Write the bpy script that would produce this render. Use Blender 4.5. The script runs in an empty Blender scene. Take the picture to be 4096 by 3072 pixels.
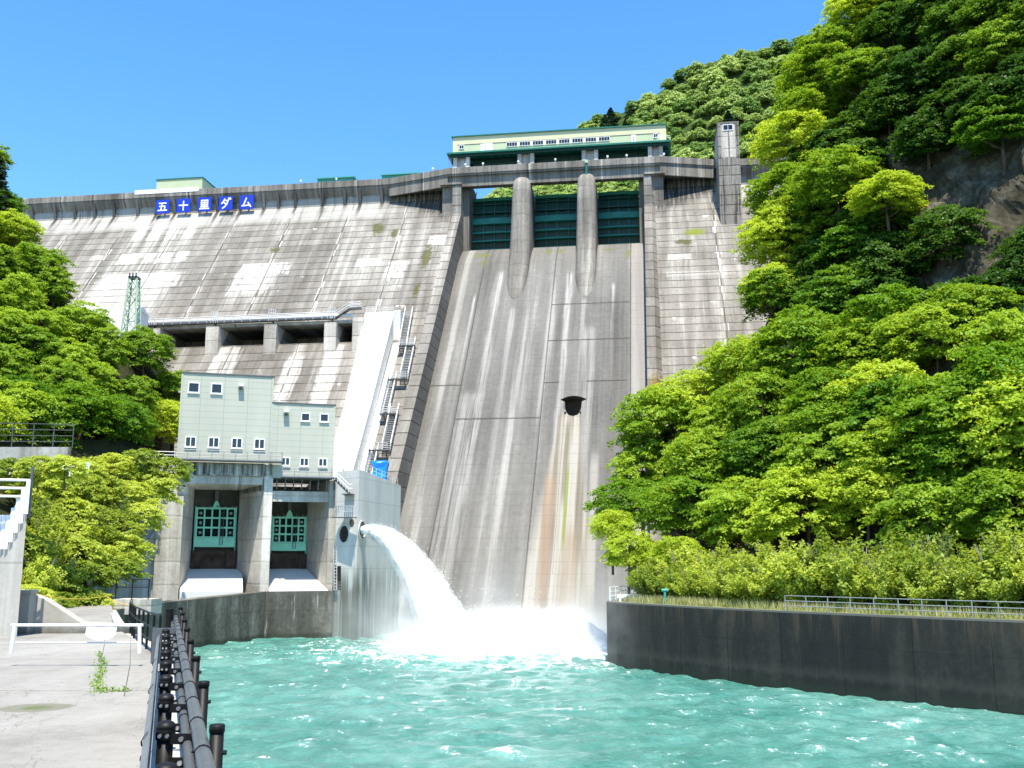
import bpy, math, random
import numpy as np
from mathutils import Vector

# ------------------------------------------------------------------ camera
scene = bpy.context.scene
FOC, HORIZON = 1000.0, 562.0                      # focal length and horizon row, in 1024x768 photo pixels
PITCH = math.atan((HORIZON - 384) / FOC)
EYE = np.array([0.0, 0.0, 10.0])                  # the water of the pool is z = 0
cam_data = bpy.data.cameras.new("camera")
cam = bpy.data.objects.new("camera", cam_data)
scene.collection.objects.link(cam)
cam_data.sensor_fit = 'HORIZONTAL'
cam_data.sensor_width = 36.0
cam_data.lens = 36.0 * FOC / 1024.0
cam_data.clip_start, cam_data.clip_end = 0.1, 6000.0
cam.location = EYE
cam.rotation_euler = (math.radians(90) + PITCH, 0, 0)
scene.camera = cam
scene.render.resolution_x, scene.render.resolution_y = 1024, 768

# ------------------------------------------------------------------ light
SUN_EL, SUN_AZ = math.radians(69), math.radians(3)     # azimuth: to the right of straight behind the camera
sun_dir = Vector((math.sin(SUN_AZ) * math.cos(SUN_EL), -math.cos(SUN_AZ) * math.cos(SUN_EL), math.sin(SUN_EL)))
sun_data = bpy.data.lights.new("sun", 'SUN')
sun_data.energy = 4.4
sun_data.angle = math.radians(0.5)
sun_data.color = (1.0, 0.935, 0.80)
sun = bpy.data.objects.new("sun", sun_data)
scene.collection.objects.link(sun)
sun.rotation_euler = (-sun_dir).to_track_quat('-Z', 'Y').to_euler()
sun.location = (0, -50, 300)

world = bpy.data.worlds.new("World")
scene.world = world
world.use_nodes = True
wn, wl = world.node_tree.nodes, world.node_tree.links
bg = wn["Background"]
sky = wn.new("ShaderNodeTexSky")
sky.sky_type = 'NISHITA'
sky.sun_disc = False
sky.sun_elevation = SUN_EL
sky.sun_rotation = math.pi - SUN_AZ
sky.altitude = 600
sky.air_density, sky.dust_density, sky.ozone_density = 1.0, 0.3, 3.0
hsv = wn.new("ShaderNodeHueSaturation")
hsv.inputs["Saturation"].default_value = 1.25
hsv.inputs["Hue"].default_value = 0.497
wl.new(sky.outputs[0], hsv.inputs["Color"])
wl.new(hsv.outputs[0], bg.inputs["Color"])
bg.inputs["Strength"].default_value = 0.15

vs = scene.view_settings
vs.view_transform, vs.look, vs.gamma = 'Standard', 'None', 1.0
vs.exposure = 1.15
scene.cycles.max_bounces = 8
scene.cycles.diffuse_bounces = 3
scene.cycles.glossy_bounces = 3
scene.cycles.transmission_bounces = 4
scene.cycles.transparent_max_bounces = 8
scene.cycles.volume_bounces = 5

# ------------------------------------------------------------------ measuring helpers
cP, sP = math.cos(PITCH), math.sin(PITCH)
def ray(x, y):
    a, b = (x - 512) / FOC, (384 - y) / FOC
    return np.array([a, cP - b * sP, sP + b * cP])
def at(x, y, d):
    """the point seen at photo pixel x, y whose distance along the ground axis is d"""
    r = ray(x, y)
    return EYE + r * (d / r[1])
def at_z(x, y, z):
    r = ray(x, y)
    return EYE + r * ((z - EYE[2]) / r[2])
class Frame:
    """a building's own axes: u along its front, v out of its front, z up"""
    def __init__(s, o, ang):
        c, n = math.cos(ang), math.sin(ang)
        s.o, s.ang = np.array(o, float), ang
        s.u, s.v = np.array([c, n, 0]), np.array([n, -c, 0])
    def W(s, u, v, z): return s.o + s.u * u + s.v * v + np.array([0, 0, z])
    def L(s, P):
        d = np.array(P) - s.o
        return (float(d @ s.u), float(d @ s.v), float(d[2]))
    def on(s, x, y, v):
        r = ray(x, y)
        t = (v - (EYE - s.o) @ s.v) / (r @ s.v)
        return s.L(EYE + t * r)
    def on_slope(s, x, y, v0, z0, k):
        r = ray(x, y)
        t = (v0 + k * (z0 - EYE[2]) - (EYE - s.o) @ s.v) / (r @ s.v + k * r[2])
        return s.L(EYE + t * r)
GEO = Frame((0, 0, 0), 0)
DAM = Frame((0, 236.5, 0), -math.radians(8.2))
_o = at(227, 440, 136); OUT = Frame((_o[0], _o[1], 0), math.radians(16))

# ------------------------------------------------------------------ objects
OFF = {}
col = scene.collection
def tag(o, label=None, cat=None, group=None, kind=None):
    if label: o['label'] = label
    if cat: o['category'] = cat
    if group: o['group'] = group
    if kind: o['kind'] = kind
    return o
def thing(name, label, cat, base=(0, 0, 0), fr=GEO, group=None):
    """an Empty at the thing's base; its parts are built in the coordinates (u, -v, z) of its frame"""
    o = bpy.data.objects.new(name, None)
    o.empty_display_size = 0.5
    col.objects.link(o)
    o.location = fr.W(base[0], base[1], base[2])
    o.rotation_euler = (0, 0, fr.ang)
    OFF[o.name] = np.array([base[0], -base[1], base[2]])
    return tag(o, label, cat, group)
def duplicate(root, loc=None, rotz=None, scale=None, label=None, parent=None):
    c = root.copy()
    col.objects.link(c)
    if parent is not None: c.parent = parent
    if loc is not None: c.location = loc
    if rotz is not None: c.rotation_euler = (c.rotation_euler[0], c.rotation_euler[1], rotz)
    if scale is not None: c.scale = scale if hasattr(scale, '__len__') else (scale,) * 3
    if label: c['label'] = label
    for ch in list(root.children): duplicate(ch, parent=c)
    return c

class Shape:
    def __init__(s): s.v, s.f = [], []
    def add(s, vs, fs):
        k = len(s.v)
        s.v += [tuple(float(c) for c in p) for p in vs]
        s.f += [tuple(i + k for i in f) for f in fs]
        return s
    def box(s, x0, x1, y0, y1, z0, z1):
        x0, x1 = min(x0, x1), max(x0, x1); y0, y1 = min(y0, y1), max(y0, y1); z0, z1 = min(z0, z1), max(z0, z1)
        return s.add([(x, y, z) for x in (x0, x1) for y in (y0, y1) for z in (z0, z1)],
                     [(0, 1, 3, 2), (4, 6, 7, 5), (0, 4, 5, 1), (2, 3, 7, 6), (0, 2, 6, 4), (1, 5, 7, 3)])
    def prism(s, poly, a, b, axis='x', poly2=None):
        """poly in the two other axes, extruded along axis from a to b (poly2: the end outline)"""
        n = len(poly); poly2 = poly2 or poly
        def P(p, t):
            return {'x': (t, p[0], p[1]), 'y': (p[0], t, p[1]), 'z': (p[0], p[1], t)}[axis]
        vs = [P(p, a) for p in poly] + [P(p, b) for p in poly2]
        fs = [(i, (i + 1) % n, n + (i + 1) % n, n + i) for i in range(n)]
        fs += [tuple(range(n - 1, -1, -1)), tuple(range(n, 2 * n))]
        return s.add(vs, fs)
    def loft(s, rings, close=True, caps=True):
        n = len(rings[0]); vs = [p for r in rings for p in r]; fs = []
        for i in range(len(rings) - 1):
            for j in range(n if close else n - 1):
                k = (j + 1) % n
                fs.append((i * n + j, i * n + k, (i + 1) * n + k, (i + 1) * n + j))
        if caps:
            fs.append(tuple(range(n - 1, -1, -1)))
            fs.append(tuple(range((len(rings) - 1) * n, len(rings) * n)))
        return s.add(vs, fs)
    def tube(s, pts, r, n=6, r1=None):
        pts = [np.array(p, float) for p in pts]
        rings = []
        for i, p in enumerate(pts):
            t = pts[min(i + 1, len(pts) - 1)] - pts[max(i - 1, 0)]
            t = t / (np.linalg.norm(t) + 1e-9)
            a = np.cross(t, [0, 0, 1.0])
            if np.linalg.norm(a) < 1e-3: a = np.cross(t, [0, 1.0, 0])
            a /= np.linalg.norm(a); b = np.cross(t, a)
            if hasattr(r, '__len__'): rr = r[i]
            else: rr = r if r1 is None else r + (r1 - r) * i / max(1, len(pts) - 1)
            rings.append([p + rr * (a * math.cos(2 * math.pi * k / n) + b * math.sin(2 * math.pi * k / n)) for k in range(n)])
        return s.loft(rings)
    def bar(s, p, q, w, h):
        p, q = np.array(p, float), np.array(q, float)
        t = q - p; t /= np.linalg.norm(t)
        a = np.cross(t, [0, 0, 1.0])
        if np.linalg.norm(a) < 1e-3: a = np.cross(t, [0, 1.0, 0])
        a /= np.linalg.norm(a); b = np.cross(t, a)
        return s.loft([[e + a * w / 2 * i + b * h / 2 * j for i, j in ((-1, -1), (1, -1), (1, 1), (-1, 1))] for e in (p, q)])
    def build(s, name, mat, parent=None, smooth=False, bevel=0):
        me = bpy.data.meshes.new(name)
        off = OFF.get(parent.name, np.zeros(3)) if parent is not None else np.zeros(3)
        me.from_pydata([tuple(np.array(p) - off) for p in s.v], [], s.f)
        me.validate()
        o = bpy.data.objects.new(name, me)
        col.objects.link(o)
        if mat: me.materials.append(mat)
        import bmesh
        bm = bmesh.new(); bm.from_mesh(me)
        bmesh.ops.recalc_face_normals(bm, faces=bm.faces)
        if bevel:
            bmesh.ops.bevel(bm, geom=[e for e in bm.edges if e.is_manifold and e.calc_face_angle(0) > 0.4], offset=bevel, segments=1, affect='EDGES')
        bm.to_mesh(me); bm.free()
        if smooth: me.polygons.foreach_set('use_smooth', [True] * len(me.polygons))
        if parent is not None:
            o.parent = parent
            OFF[o.name] = off
        return o
def one(name, mat, label, cat, shape, base=(0, 0, 0), fr=GEO, group=None, kind=None, **kw):
    """a thing that is a single mesh with its origin at its base"""
    t = bpy.data.objects.new('tmp', None); OFF['tmp'] = np.array([base[0], -base[1], base[2]])
    o = shape.build(name, mat, None, **kw)
    for vtx in o.data.vertices: vtx.co = Vector(np.array(vtx.co) - OFF['tmp'])
    o.location = fr.W(*base); o.rotation_euler = (0, 0, fr.ang)
    bpy.data.objects.remove(t)
    return tag(o, label, cat, group, kind)
def railing(parent, mat, pts, h, step, rails=(1.0, 0.5), r=0.04, post=0.045):
    """posts and rails along a polyline of (x, y, z) in the parent's coordinates"""
    pts = [np.array(p, float) for p in pts]
    for k in rails:
        Shape().tube([p + [0, 0, h * k] for p in pts], r, 6).build('rail', mat, parent)
    for a, b in zip(pts[:-1], pts[1:]):
        n = max(1, round(np.linalg.norm(b - a) / step))
        for i in range(n + (1 if b is pts[-1] else 0)):
            p = a + (b - a) * i / n
            Shape().tube([p, p + [0, 0, h]], post, 6).build('post', mat, parent)
# ------------------------------------------------------------------ materials
class Mat:
    def __init__(s, name, rough=0.85, spec=0.25):
        s.m = bpy.data.materials.new(name); s.m.use_nodes = True
        s.t = s.m.node_tree; s.bsdf = s.t.nodes["Principled BSDF"]
        s.bsdf.inputs["Roughness"].default_value = rough
        s.bsdf.inputs["Specular IOR Level"].default_value = spec
        s._co = None
    def n(s, t, **kw):
        x = s.t.nodes.new(t)
        for k, v in kw.items(): setattr(x, k, v)
        return x
    def put(s, inp, v):
        if isinstance(v, bpy.types.NodeSocket): s.t.links.new(v, inp)
        elif isinstance(v, tuple) and len(v) == 3 and inp.type == 'RGBA': inp.default_value = (*v, 1)
        else: inp.default_value = v
    def co(s):
        if s._co is None: s._co = s.n("ShaderNodeTexCoord").outputs["Object"]
        return s._co
    def xyz(s):
        x = s.n("ShaderNodeSeparateXYZ"); s.put(x.inputs[0], s.co()); return x.outputs
    def vec(s, x, y, z):
        c = s.n("ShaderNodeCombineXYZ")
        for i, v in zip(c.inputs, (x, y, z)): s.put(i, v)
        return c.outputs[0]
    def m2(s, op, a, b=0.0, clamp=False):
        x = s.n("ShaderNodeMath", operation=op, use_clamp=clamp); s.put(x.inputs[0], a); s.put(x.inputs[1], b); return x.outputs[0]
    def mul(s, a, b): return s.m2('MULTIPLY', a, b)
    def addv(s, a, b): return s.m2('ADD', a, b)
    def noise(s, vec, scale=1.0, detail=4.0, rough=0.55, dist=0.0):
        x = s.n("ShaderNodeTexNoise"); s.put(x.inputs["Vector"], vec)
        x.inputs["Scale"].default_value = scale; x.inputs["Detail"].default_value = detail
        x.inputs["Roughness"].default_value = rough; x.inputs["Distortion"].default_value = dist
        return x.outputs["Fac"]
    def step(s, v, lo, hi):
        x = s.n("ShaderNodeMapRange", interpolation_type='SMOOTHSTEP'); s.put(x.inputs[0], v)
        for i, w in zip(x.inputs[1:5], (lo, hi, 0.0, 1.0)): i.default_value = w
        return x.outputs[0]
    def ramp(s, f, stops):
        x = s.n("ShaderNodeValToRGB"); e = x.color_ramp.elements
        while len(e) < len(stops): e.new(0.5)
        for k, (p, c) in zip(e, stops): k.position = p; k.color = (*c, 1)
        s.put(x.inputs[0], f); return x.outputs[0]
    def mix(s, f, a, b, mode='MIX'):
        x = s.n("ShaderNodeMix", data_type='RGBA', blend_type=mode); s.put(x.inputs[0], f); s.put(x.inputs[6], a); s.put(x.inputs[7], b); return x.outputs[2]
    def color(s, c): s.put(s.bsdf.inputs["Base Color"], c); return s
    def bump(s, h, strength=0.3, dist=0.05):
        b = s.n("ShaderNodeBump"); b.inputs["Strength"].default_value = strength; b.inputs["Distance"].default_value = dist
        s.put(b.inputs["Height"], h); s.t.links.new(b.outputs[0], s.bsdf.inputs["Normal"]); return s

def grey(k, warm=0.04): return (k * (1 + warm), k, k * (1 - warm * 1.5))

def dam_concrete(name, tone=1.0, lift=2.0, joint=15.0, joff=0.0, moss=(), lime=(), top_stain_shade=None, limeamt=0.62, linek=0.75, streaks=1.0, soot=0.0, ribs=()):
    M = Mat(name, 0.9, 0.2)
    x, y, z = M.xyz()
    y2 = M.mul(y, 0.6)
    xs = M.addv(x, M.mul(z, 0.0))
    big = M.noise(M.vec(M.mul(xs, .05), M.mul(y, .05), M.mul(z, .05)), 1, 4)
    st = M.noise(M.vec(M.mul(xs, .42), M.mul(y, .02), M.mul(z, .022)), 1, 6, .62)
    st2 = M.noise(M.vec(M.mul(xs, 1.7), M.mul(y, .10), M.mul(z, .07)), 1, 5, .6)
    fine = M.noise(M.vec(xs, y, z), 1.3, 6, .65)
    row = M.m2('FLOOR', M.mul(z, 1 / lift)); fz = M.m2('FRACT', M.mul(z, 1 / lift))
    rown = M.noise(M.vec(M.mul(xs, .10), M.mul(row, 3.71), 0.0), 1, 3)
    f = M.addv(M.addv(M.mul(big, .25), M.mul(st, .40)), M.addv(M.mul(rown, .22), M.mul(fine, .13)))
    t = tone
    c = M.ramp(f, [(0.37, (.080 * t, .072 * t, .062 * t)), (0.46, (.145 * t, .133 * t, .116 * t)), (0.54, (.215 * t, .200 * t, .178 * t)), (0.63, (.36 * t, .342 * t, .31 * t))])
    # light wash streaks and white lime runs hanging from the lift joints
    c = M.mix(M.mul(M.step(st, .56, .72), .5 * streaks), c, (.40, .385, .355))
    c = M.mix(M.mul(M.step(st2, .56, .74), M.mul(M.step(big, .42, .58), .5 * streaks)), c, (.42, .40, .365))
    boost = 0.0; wash = 0.0
    edge = M.mul(M.addv(M.noise(M.vec(M.mul(x, 1.5), M.mul(y, .1), M.mul(z, .16)), 1, 5, .7), -.5), 1.7)
    for (u0, z0, ru, rz, a) in lime:
        dx = M.m2('ABSOLUTE', M.addv(M.mul(x, 1 / ru), -u0 / ru)); dz = M.addv(M.mul(z, -1 / rz), z0 / rz)
        top = M.step(dz, -1.05, -.9)
        d = M.addv(M.m2('MAXIMUM', M.mul(dx, 1.0), M.mul(dz, .8)), edge)
        boost = M.m2('MAXIMUM', M.mul(M.mul(M.step(d, 1.1, .75), top), min(1.0, a * 2)), boost)
        below = M.mul(M.step(z, z0 - rz - 11, z0 - rz), M.step(z, z0 + rz, z0 - rz))
        wash = M.addv(M.mul(M.mul(M.step(dx, 1.15, .75), below), a), wash)
    reach = M.noise(M.vec(M.mul(x, 2.3), M.mul(row, 2.13), 0.0), 1, 5, .7)
    patch = M.noise(M.vec(M.mul(x, .16), M.mul(row, 5.3), 3.0), 1, 2)
    hang = M.step(M.addv(M.addv(fz, M.mul(M.addv(reach, -.5), 2.4)), .05), .78, 1.0)
    c = M.mix(M.mul(M.mul(hang, M.step(patch, limeamt, limeamt + .05)), .85), c, (.62, .605, .575))
    if lime: c = M.mix(M.mul(M.mul(boost, M.step(M.addv(st2, M.mul(fine, .4)), .46, .72)), .95), c, (.66, .645, .61))
    if lime: c = M.mix(M.mul(M.mul(wash, M.step(st2, .40, .62)), 1.5), c, (.40, .385, .355))
    # dark joints between lifts, broken up
    ln = M.m2('ABSOLUTE', M.addv(fz, -0.5))
    jn = M.noise(M.vec(M.mul(x, .35), M.mul(row, 1.7), 0.0), 1, 4)
    c = M.mix(M.mul(M.step(ln, .435, .468), M.mul(M.step(jn, .28, .50), linek)), c, (.030, .026, .020))
    # vertical joints
    fx = M.m2('FRACT', M.mul(M.addv(x, joff), 1 / joint))
    c = M.mix(M.mul(M.m2('LESS_THAN', M.m2('ABSOLUTE', M.addv(fx, -.5)), .18 / joint), .75), c, (.06, .055, .045))
    c = M.mix(M.mul(M.mul(M.step(M.m2('ABSOLUTE', M.addv(fx, -.5)), .9 / joint, .3 / joint), M.step(reach, .50, .62)), .7), c, (.66, .64, .60))
    if top_stain_shade:
        z0, z1 = top_stain_shade
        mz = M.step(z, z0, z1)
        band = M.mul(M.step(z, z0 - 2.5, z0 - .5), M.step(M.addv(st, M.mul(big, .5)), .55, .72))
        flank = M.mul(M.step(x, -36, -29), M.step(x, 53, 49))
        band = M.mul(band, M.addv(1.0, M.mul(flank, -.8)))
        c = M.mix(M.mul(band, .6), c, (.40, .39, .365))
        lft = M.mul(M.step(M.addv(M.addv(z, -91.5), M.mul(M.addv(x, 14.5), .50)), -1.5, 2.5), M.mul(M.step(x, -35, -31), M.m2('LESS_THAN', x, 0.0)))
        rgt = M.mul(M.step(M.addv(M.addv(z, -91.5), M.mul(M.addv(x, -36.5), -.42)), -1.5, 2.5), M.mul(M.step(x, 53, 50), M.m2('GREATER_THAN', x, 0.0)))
        c = M.mix(M.mul(M.mul(M.addv(lft, rgt), M.step(M.addv(st2, M.mul(fine, .25)), .47, .66)), .88), c, (.026, .025, .023))  # black stain plus the bridge flare's diagonal shadow, painted into the colour
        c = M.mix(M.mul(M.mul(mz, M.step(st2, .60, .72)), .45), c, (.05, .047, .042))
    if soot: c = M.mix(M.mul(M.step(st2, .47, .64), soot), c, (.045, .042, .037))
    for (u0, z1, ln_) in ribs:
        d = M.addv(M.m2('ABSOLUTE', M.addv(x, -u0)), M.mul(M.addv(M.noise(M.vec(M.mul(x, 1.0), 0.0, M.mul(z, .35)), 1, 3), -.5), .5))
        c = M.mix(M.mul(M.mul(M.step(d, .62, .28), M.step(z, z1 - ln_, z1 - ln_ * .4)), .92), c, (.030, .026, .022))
    for (u0, z0, ru, rz, colr) in moss:
        dx = M.mul(M.addv(x, -u0), 1 / ru); dz = M.mul(M.addv(z, -z0), 1 / rz)
        d = M.addv(M.m2('SQRT', M.addv(M.mul(dx, dx), M.mul(dz, dz))), M.mul(M.addv(M.noise(M.vec(x, y, z), .8, 5, .7), -.5), 2.2))
        c = M.mix(M.mul(M.step(d, 1.0, .55), .85), c, colr)
    M.color(c).bump(M.addv(fine, M.mul(M.step(ln, .44, .48), -1.8 * linek)), .5, .12)
    return M
MOSS = (.16, .19, .012); MOSSD = (.075, .075, .022); RUST = (.30, .17, .09); BEIGE = (.42, .36, .28)

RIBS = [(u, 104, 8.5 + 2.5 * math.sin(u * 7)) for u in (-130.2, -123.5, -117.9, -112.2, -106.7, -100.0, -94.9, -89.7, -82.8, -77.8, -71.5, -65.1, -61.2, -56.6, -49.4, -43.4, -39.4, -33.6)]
m_face = dam_concrete("dam_face_concrete", 1.12, 2.0, 15.0, 4.0, top_stain_shade=(96.5, 100.5), limeamt=.66, ribs=RIBS,
    moss=[(-18.3, 80.5, 1.3, 5.0, MOSSD), (-18.6, 70, .9, 2.5, MOSSD), (-32.5, 90.5, 1.8, 2.6, MOSSD), (-28, 89, 1, 1.8, MOSSD), (43.7, 84.6, 3.0, 1.3, MOSS), (41.2, 81.5, 2.6, 1.0, MOSSD), (-57, 85, 2, .8, MOSSD)],
    lime=[(-96, 95.5, 1.6, 3.5, .5), (-91.6, 95.5, 1.6, 4, .5), (-87, 95.8, 1.5, 4, .5), (-82.4, 95.5, 1.4, 4, .5), (-95, 84.5, 3, 1.6, .45), (-89.4, 84.5, 1.4, 1.4, .5), (-85, 84.3, 1.4, 1.4, .5), (-80.8, 84.5, 1.6, 1.6, .5),
          (-88, 77, 10, 2.0, .45), (-90, 72, 10, 5, .16), (-57.5, 79, 6, 1.6, .4), (-59, 75, 5, 3, .3), (-32, 79.5, 3.5, 1.2, .35), (-24.8, 77, 2.4, 2.4, .4), (-15.8, 86, 3, 1.4, .35), (-88, 58, 6, 2, .4), (-33, 47, 2.0, 9, .3), (-57, 51, 3, 5, .2), (-41, 45, 2, 8, .2), (40, 77, 3, 1, .16), (44, 72, 8, .6, .10)])
m_chute = Mat("spillway_concrete", 0.85, 0.25)
def _chute():
    M = m_chute; x, y, z = M.xyz()
    fall = M.addv(86.0, M.mul(z, -1))
    big = M.noise(M.vec(M.mul(x, .10), M.mul(y, .02), M.mul(z, .035)), 1, 4)
    st = M.noise(M.vec(M.mul(x, .28), 0.0, M.mul(z, .010)), 1, 5, .6)
    st2 = M.noise(M.vec(M.mul(x, 1.4), 0.0, M.mul(z, .045)), 1, 6, .65)
    fine = M.noise(M.vec(x, y, z), 1.1, 6, .7)
    f = M.addv(M.addv(M.mul(big, .3), M.mul(st, .42)), M.addv(M.mul(st2, .14), M.mul(fine, .14)))
    c = M.ramp(f, [(.37, (.066, .063, .058)), (.47, (.118, .113, .106)), (.55, (.168, .162, .150)), (.65, (.29, .28, .26))])
    c = M.mix(M.mul(M.step(st, .57, .68), .4), c, (.38, .37, .35))
    c = M.mix(M.mul(M.mul(M.step(st2, .54, .68), M.step(big, .40, .6)), .5), c, (.12, .115, .105))
    # white wash below the pier tails and along old flow lines
    for (u0, z1, w, a, k) in [(-1.2, 77, .9, .8, .02), (3.0, 66, .7, .5, .03), (15.2, 76, .7, .75, .012), (18.8, 68, .6, .5, .05), (25.2, 72, .35, .9, .12), (-6.3, 70, .3, .85, .10), (20.5, 60, 1.2, .35, .01), (-3.0, 44, 2.0, .45, .012)]:
        d = M.m2('ABSOLUTE', M.addv(x, M.mul(M.addv(st2, -.5), 1.6 * w) if False else -u0))
        below = M.step(z, z1 + 1.0, z1 - 1.5)
        fade = M.m2('POWER', 2.718, M.mul(M.addv(z1, M.mul(z, -1)), -k))
        wig = M.addv(d, M.mul(M.addv(M.noise(M.vec(M.mul(x, .5), 0.0, M.mul(z, .12)), 1, 3), -.5), 2.0 * w))
        c = M.mix(M.mul(M.mul(M.mul(M.step(wig, w * 1.5, w * .2), below), M.mul(M.m2('MINIMUM', fade, 1.0), M.step(st2, .34, .58))), a * .8), c, (.50, .49, .465))
    # brown and green run below the outlet opening
    wid = M.addv(2.1, M.mul(M.addv(38.5, M.mul(z, -1)), .135))
    dx = M.addv(M.m2('ABSOLUTE', M.addv(x, -17.2)), M.mul(M.addv(st2, -.5), 2.6))
    run = M.mul(M.step(M.m2('DIVIDE', dx, wid), 1.05, .72), M.step(z, 40.5, 37.5))
    c = M.mix(M.mul(run, .75), c, M.ramp(M.noise(M.vec(M.mul(x, .7), 0.0, M.mul(z, .02)), 1, 4, .6), [(.38, (.14, .12, .092)), (.5, (.26, .23, .18)), (.6, (.36, .34, .30))]))
    for (u0, w, z1, z0, colr, a) in [(14.6, 1.1, 26, 3, (.28, .18, .115), .5), (17.6, .45, 28, 12, (.15, .18, .02), .8), (18.9, 1.6, 16, 0, (.21, .15, .09), .55), (17.0, .5, 38, 20, (.10, .085, .06), .6), (22.6, 1.0, 30, 4, (.38, .36, .32), .5)]:
        d = M.addv(M.m2('ABSOLUTE', M.addv(x, -u0)), M.mul(M.addv(st2, -.5), 1.5 * w))
        c = M.mix(M.mul(M.mul(M.step(d, w, w * .4), M.mul(M.step(z, z1 + 2, z1 - 3), M.step(z, z0 - 2, z0 + 3))), a), c, colr)
    # lighter facing strip beside the right hand wall, faint lifts, construction joints
    c = M.mix(M.mul(M.step(x, 29.0, 29.3), .55), c, (.27, .25, .235))
    fz = M.m2('FRACT', M.mul(z, 1 / 2.0)); ln = M.m2('ABSOLUTE', M.addv(fz, -.5)); row = M.m2('FLOOR', M.mul(z, .5))
    jn = M.noise(M.vec(M.mul(x, .25), M.mul(row, 1.9), 0.0), 1, 4)
    c = M.mix(M.mul(M.step(ln, .465, .495), M.mul(M.step(jn, .42, .62), .50)), c, (.07, .065, .055))
    for u0 in (-5.5, 11.6, 29.1):
        d = M.m2('ABSOLUTE', M.addv(x, M.addv(-u0, M.mul(M.addv(fine, -.5), .25))))
        c = M.mix(M.mul(M.step(d, .20, .06), .75), c, (.045, .04, .035))
    for (z0, a, b) in [(45.8, -12, -5.5), (37.8, -5.5, 11.6), (45.9, 11.6, 14.6), (46.0, 20.3, 28.3), (66.5, 11.6, 29), (56.5, 11.6, 29)]:
        d = M.m2('ABSOLUTE', M.addv(z, M.addv(-z0, M.mul(M.addv(fine, -.5), .4))))
        c = M.mix(M.mul(M.mul(M.step(d, .22, .08), M.mul(M.m2('GREATER_THAN', x, a), M.m2('LESS_THAN', x, b))), .8), c, (.04, .036, .03))
    for (u0, z0, ru, rz) in [(-6.6, 83.2, 2.6, 1.0), (-5.6, 80.5, .6, 2.0), (9.5, 83.5, 1.4, .9), (12.3, 83.5, 1.0, .9), (28.6, 81.5, .8, 2.4), (24, 83.3, 1.5, .6)]:
        ax = M.mul(M.addv(x, -u0), 1 / ru); az = M.mul(M.addv(z, -z0), 1 / rz)
        d = M.addv(M.m2('SQRT', M.addv(M.mul(ax, ax), M.mul(az, az))), M.mul(M.addv(fine, -.5), 2.0))
        c = M.mix(M.mul(M.step(d, 1.0, .5), .7), c, (.12, .13, .03))
    M.color(c).bump(M.addv(fine, M.mul(M.step(ln, .45, .49), -.8)), .35, .08)
_chute()
m_pier = dam_concrete("pier_concrete", 1.2, 3.4, 400, 200, limeamt=.95, linek=.16, streaks=.8, soot=.35)
m_crest = dam_concrete("crest_concrete", 1.15, 40, 9.0, 0, limeamt=.95, linek=0, streaks=.9, soot=.5)
m_guide = dam_concrete("guide_wall_concrete", 1.05, 2.6, 300, 140, limeamt=.74, linek=.7, streaks=.7, moss=[(34.5, 40.5, 3.0, 6.0, (.16, .11, .02))])
m_tower = dam_concrete("tower_concrete", 1.6, 2.4, 400, 150, limeamt=.9, linek=.8, streaks=1.0, soot=.92, ribs=[(50.4, 130, 60), (54.4, 130, 60), (51.6, 104, 18)])
m_old = dam_concrete("stained_concrete", 2.6, 3.0, 400, 200, limeamt=.93, linek=.14, streaks=.5, soot=.22)
m_pilaster = dam_concrete("pilaster_concrete", 2.9, 3.0, 400, 200, limeamt=.93, linek=.25, streaks=.7)

def simple(name, c, rough=.6, spec=.3, var=.12, scale=2.0, metal=0.0, bump=0.0):
    M = Mat(name, rough, spec)
    n = M.noise(M.co(), scale, 5, .6)
    lo, hi = tuple(k * (1 - var) for k in c), tuple(min(1, k * (1 + var)) for k in c)
    M.color(M.ramp(n, [(.3, lo), (.7, hi)]))
    M.bsdf.inputs["Metallic"].default_value = metal
    if bump: M.bump(n, bump, .02)
    return M
m_steel = simple("galvanised_steel", (.60, .60, .59), .5, .4, .12, 3, .15).m
m_rail = simple("grey_rail_paint", (.26, .27, .27), .5, .4, .12, 3, .1).m
m_steel_d = simple("dark_steel", (.10, .105, .11), .5, .4, .15, 3, .3).m
m_white = simple("white_paint", (.80, .80, .80), .5, .3, .05, 2).m
m_black = simple("black_brown_paint", (.0075, .007, .0072), .5, .2, .25, 6).m
m_pipe = simple("dark_grey_pipe", (.075, .08, .082), .42, .5, .2, 5).m
m_beam = simple("grey_guard_beam", (.16, .165, .17), .4, .5, .15, 4, .4).m
m_bolt = simple("bright_bolt", (.6, .6, .6), .25, .6, .1, 4, .8).m
m_teal = simple("dark_teal_gate", (.004, .045, .038), .5, .35, .25, .6).m
m_gdark = simple('dark_gate_plate', (.004, .020, .016), .7, .15, .2, .6).m
m_teal_l = simple("teal_gate_beam", (.012, .17, .135), .5, .35, .2, .6).m
m_fascia = simple("green_fascia", (.008, .14, .10), .45, .4, .1, 1).m
m_mint = simple("mint_gate_paint", (.27, .70, .52), .5, .35, .12, .7).m
m_glass = simple("dark_window_glass", (.012, .014, .018), .12, .6, .3, .5).m
m_blue = simple("blue_sign_panel", (.005, .035, .44), .45, .4, .06, .5).m
m_tarp = simple("blue_tarpaulin", (.0, .22, .72), .45, .4, .2, 2.5, 0, .5).m
m_rope = simple("yellow_rope", (.62, .42, .04), .7, .2, .1, 3).m
m_rust = simple("rusty_sill_steel", (.055, .036, .027), .8, .2, .6, .8).m
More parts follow.
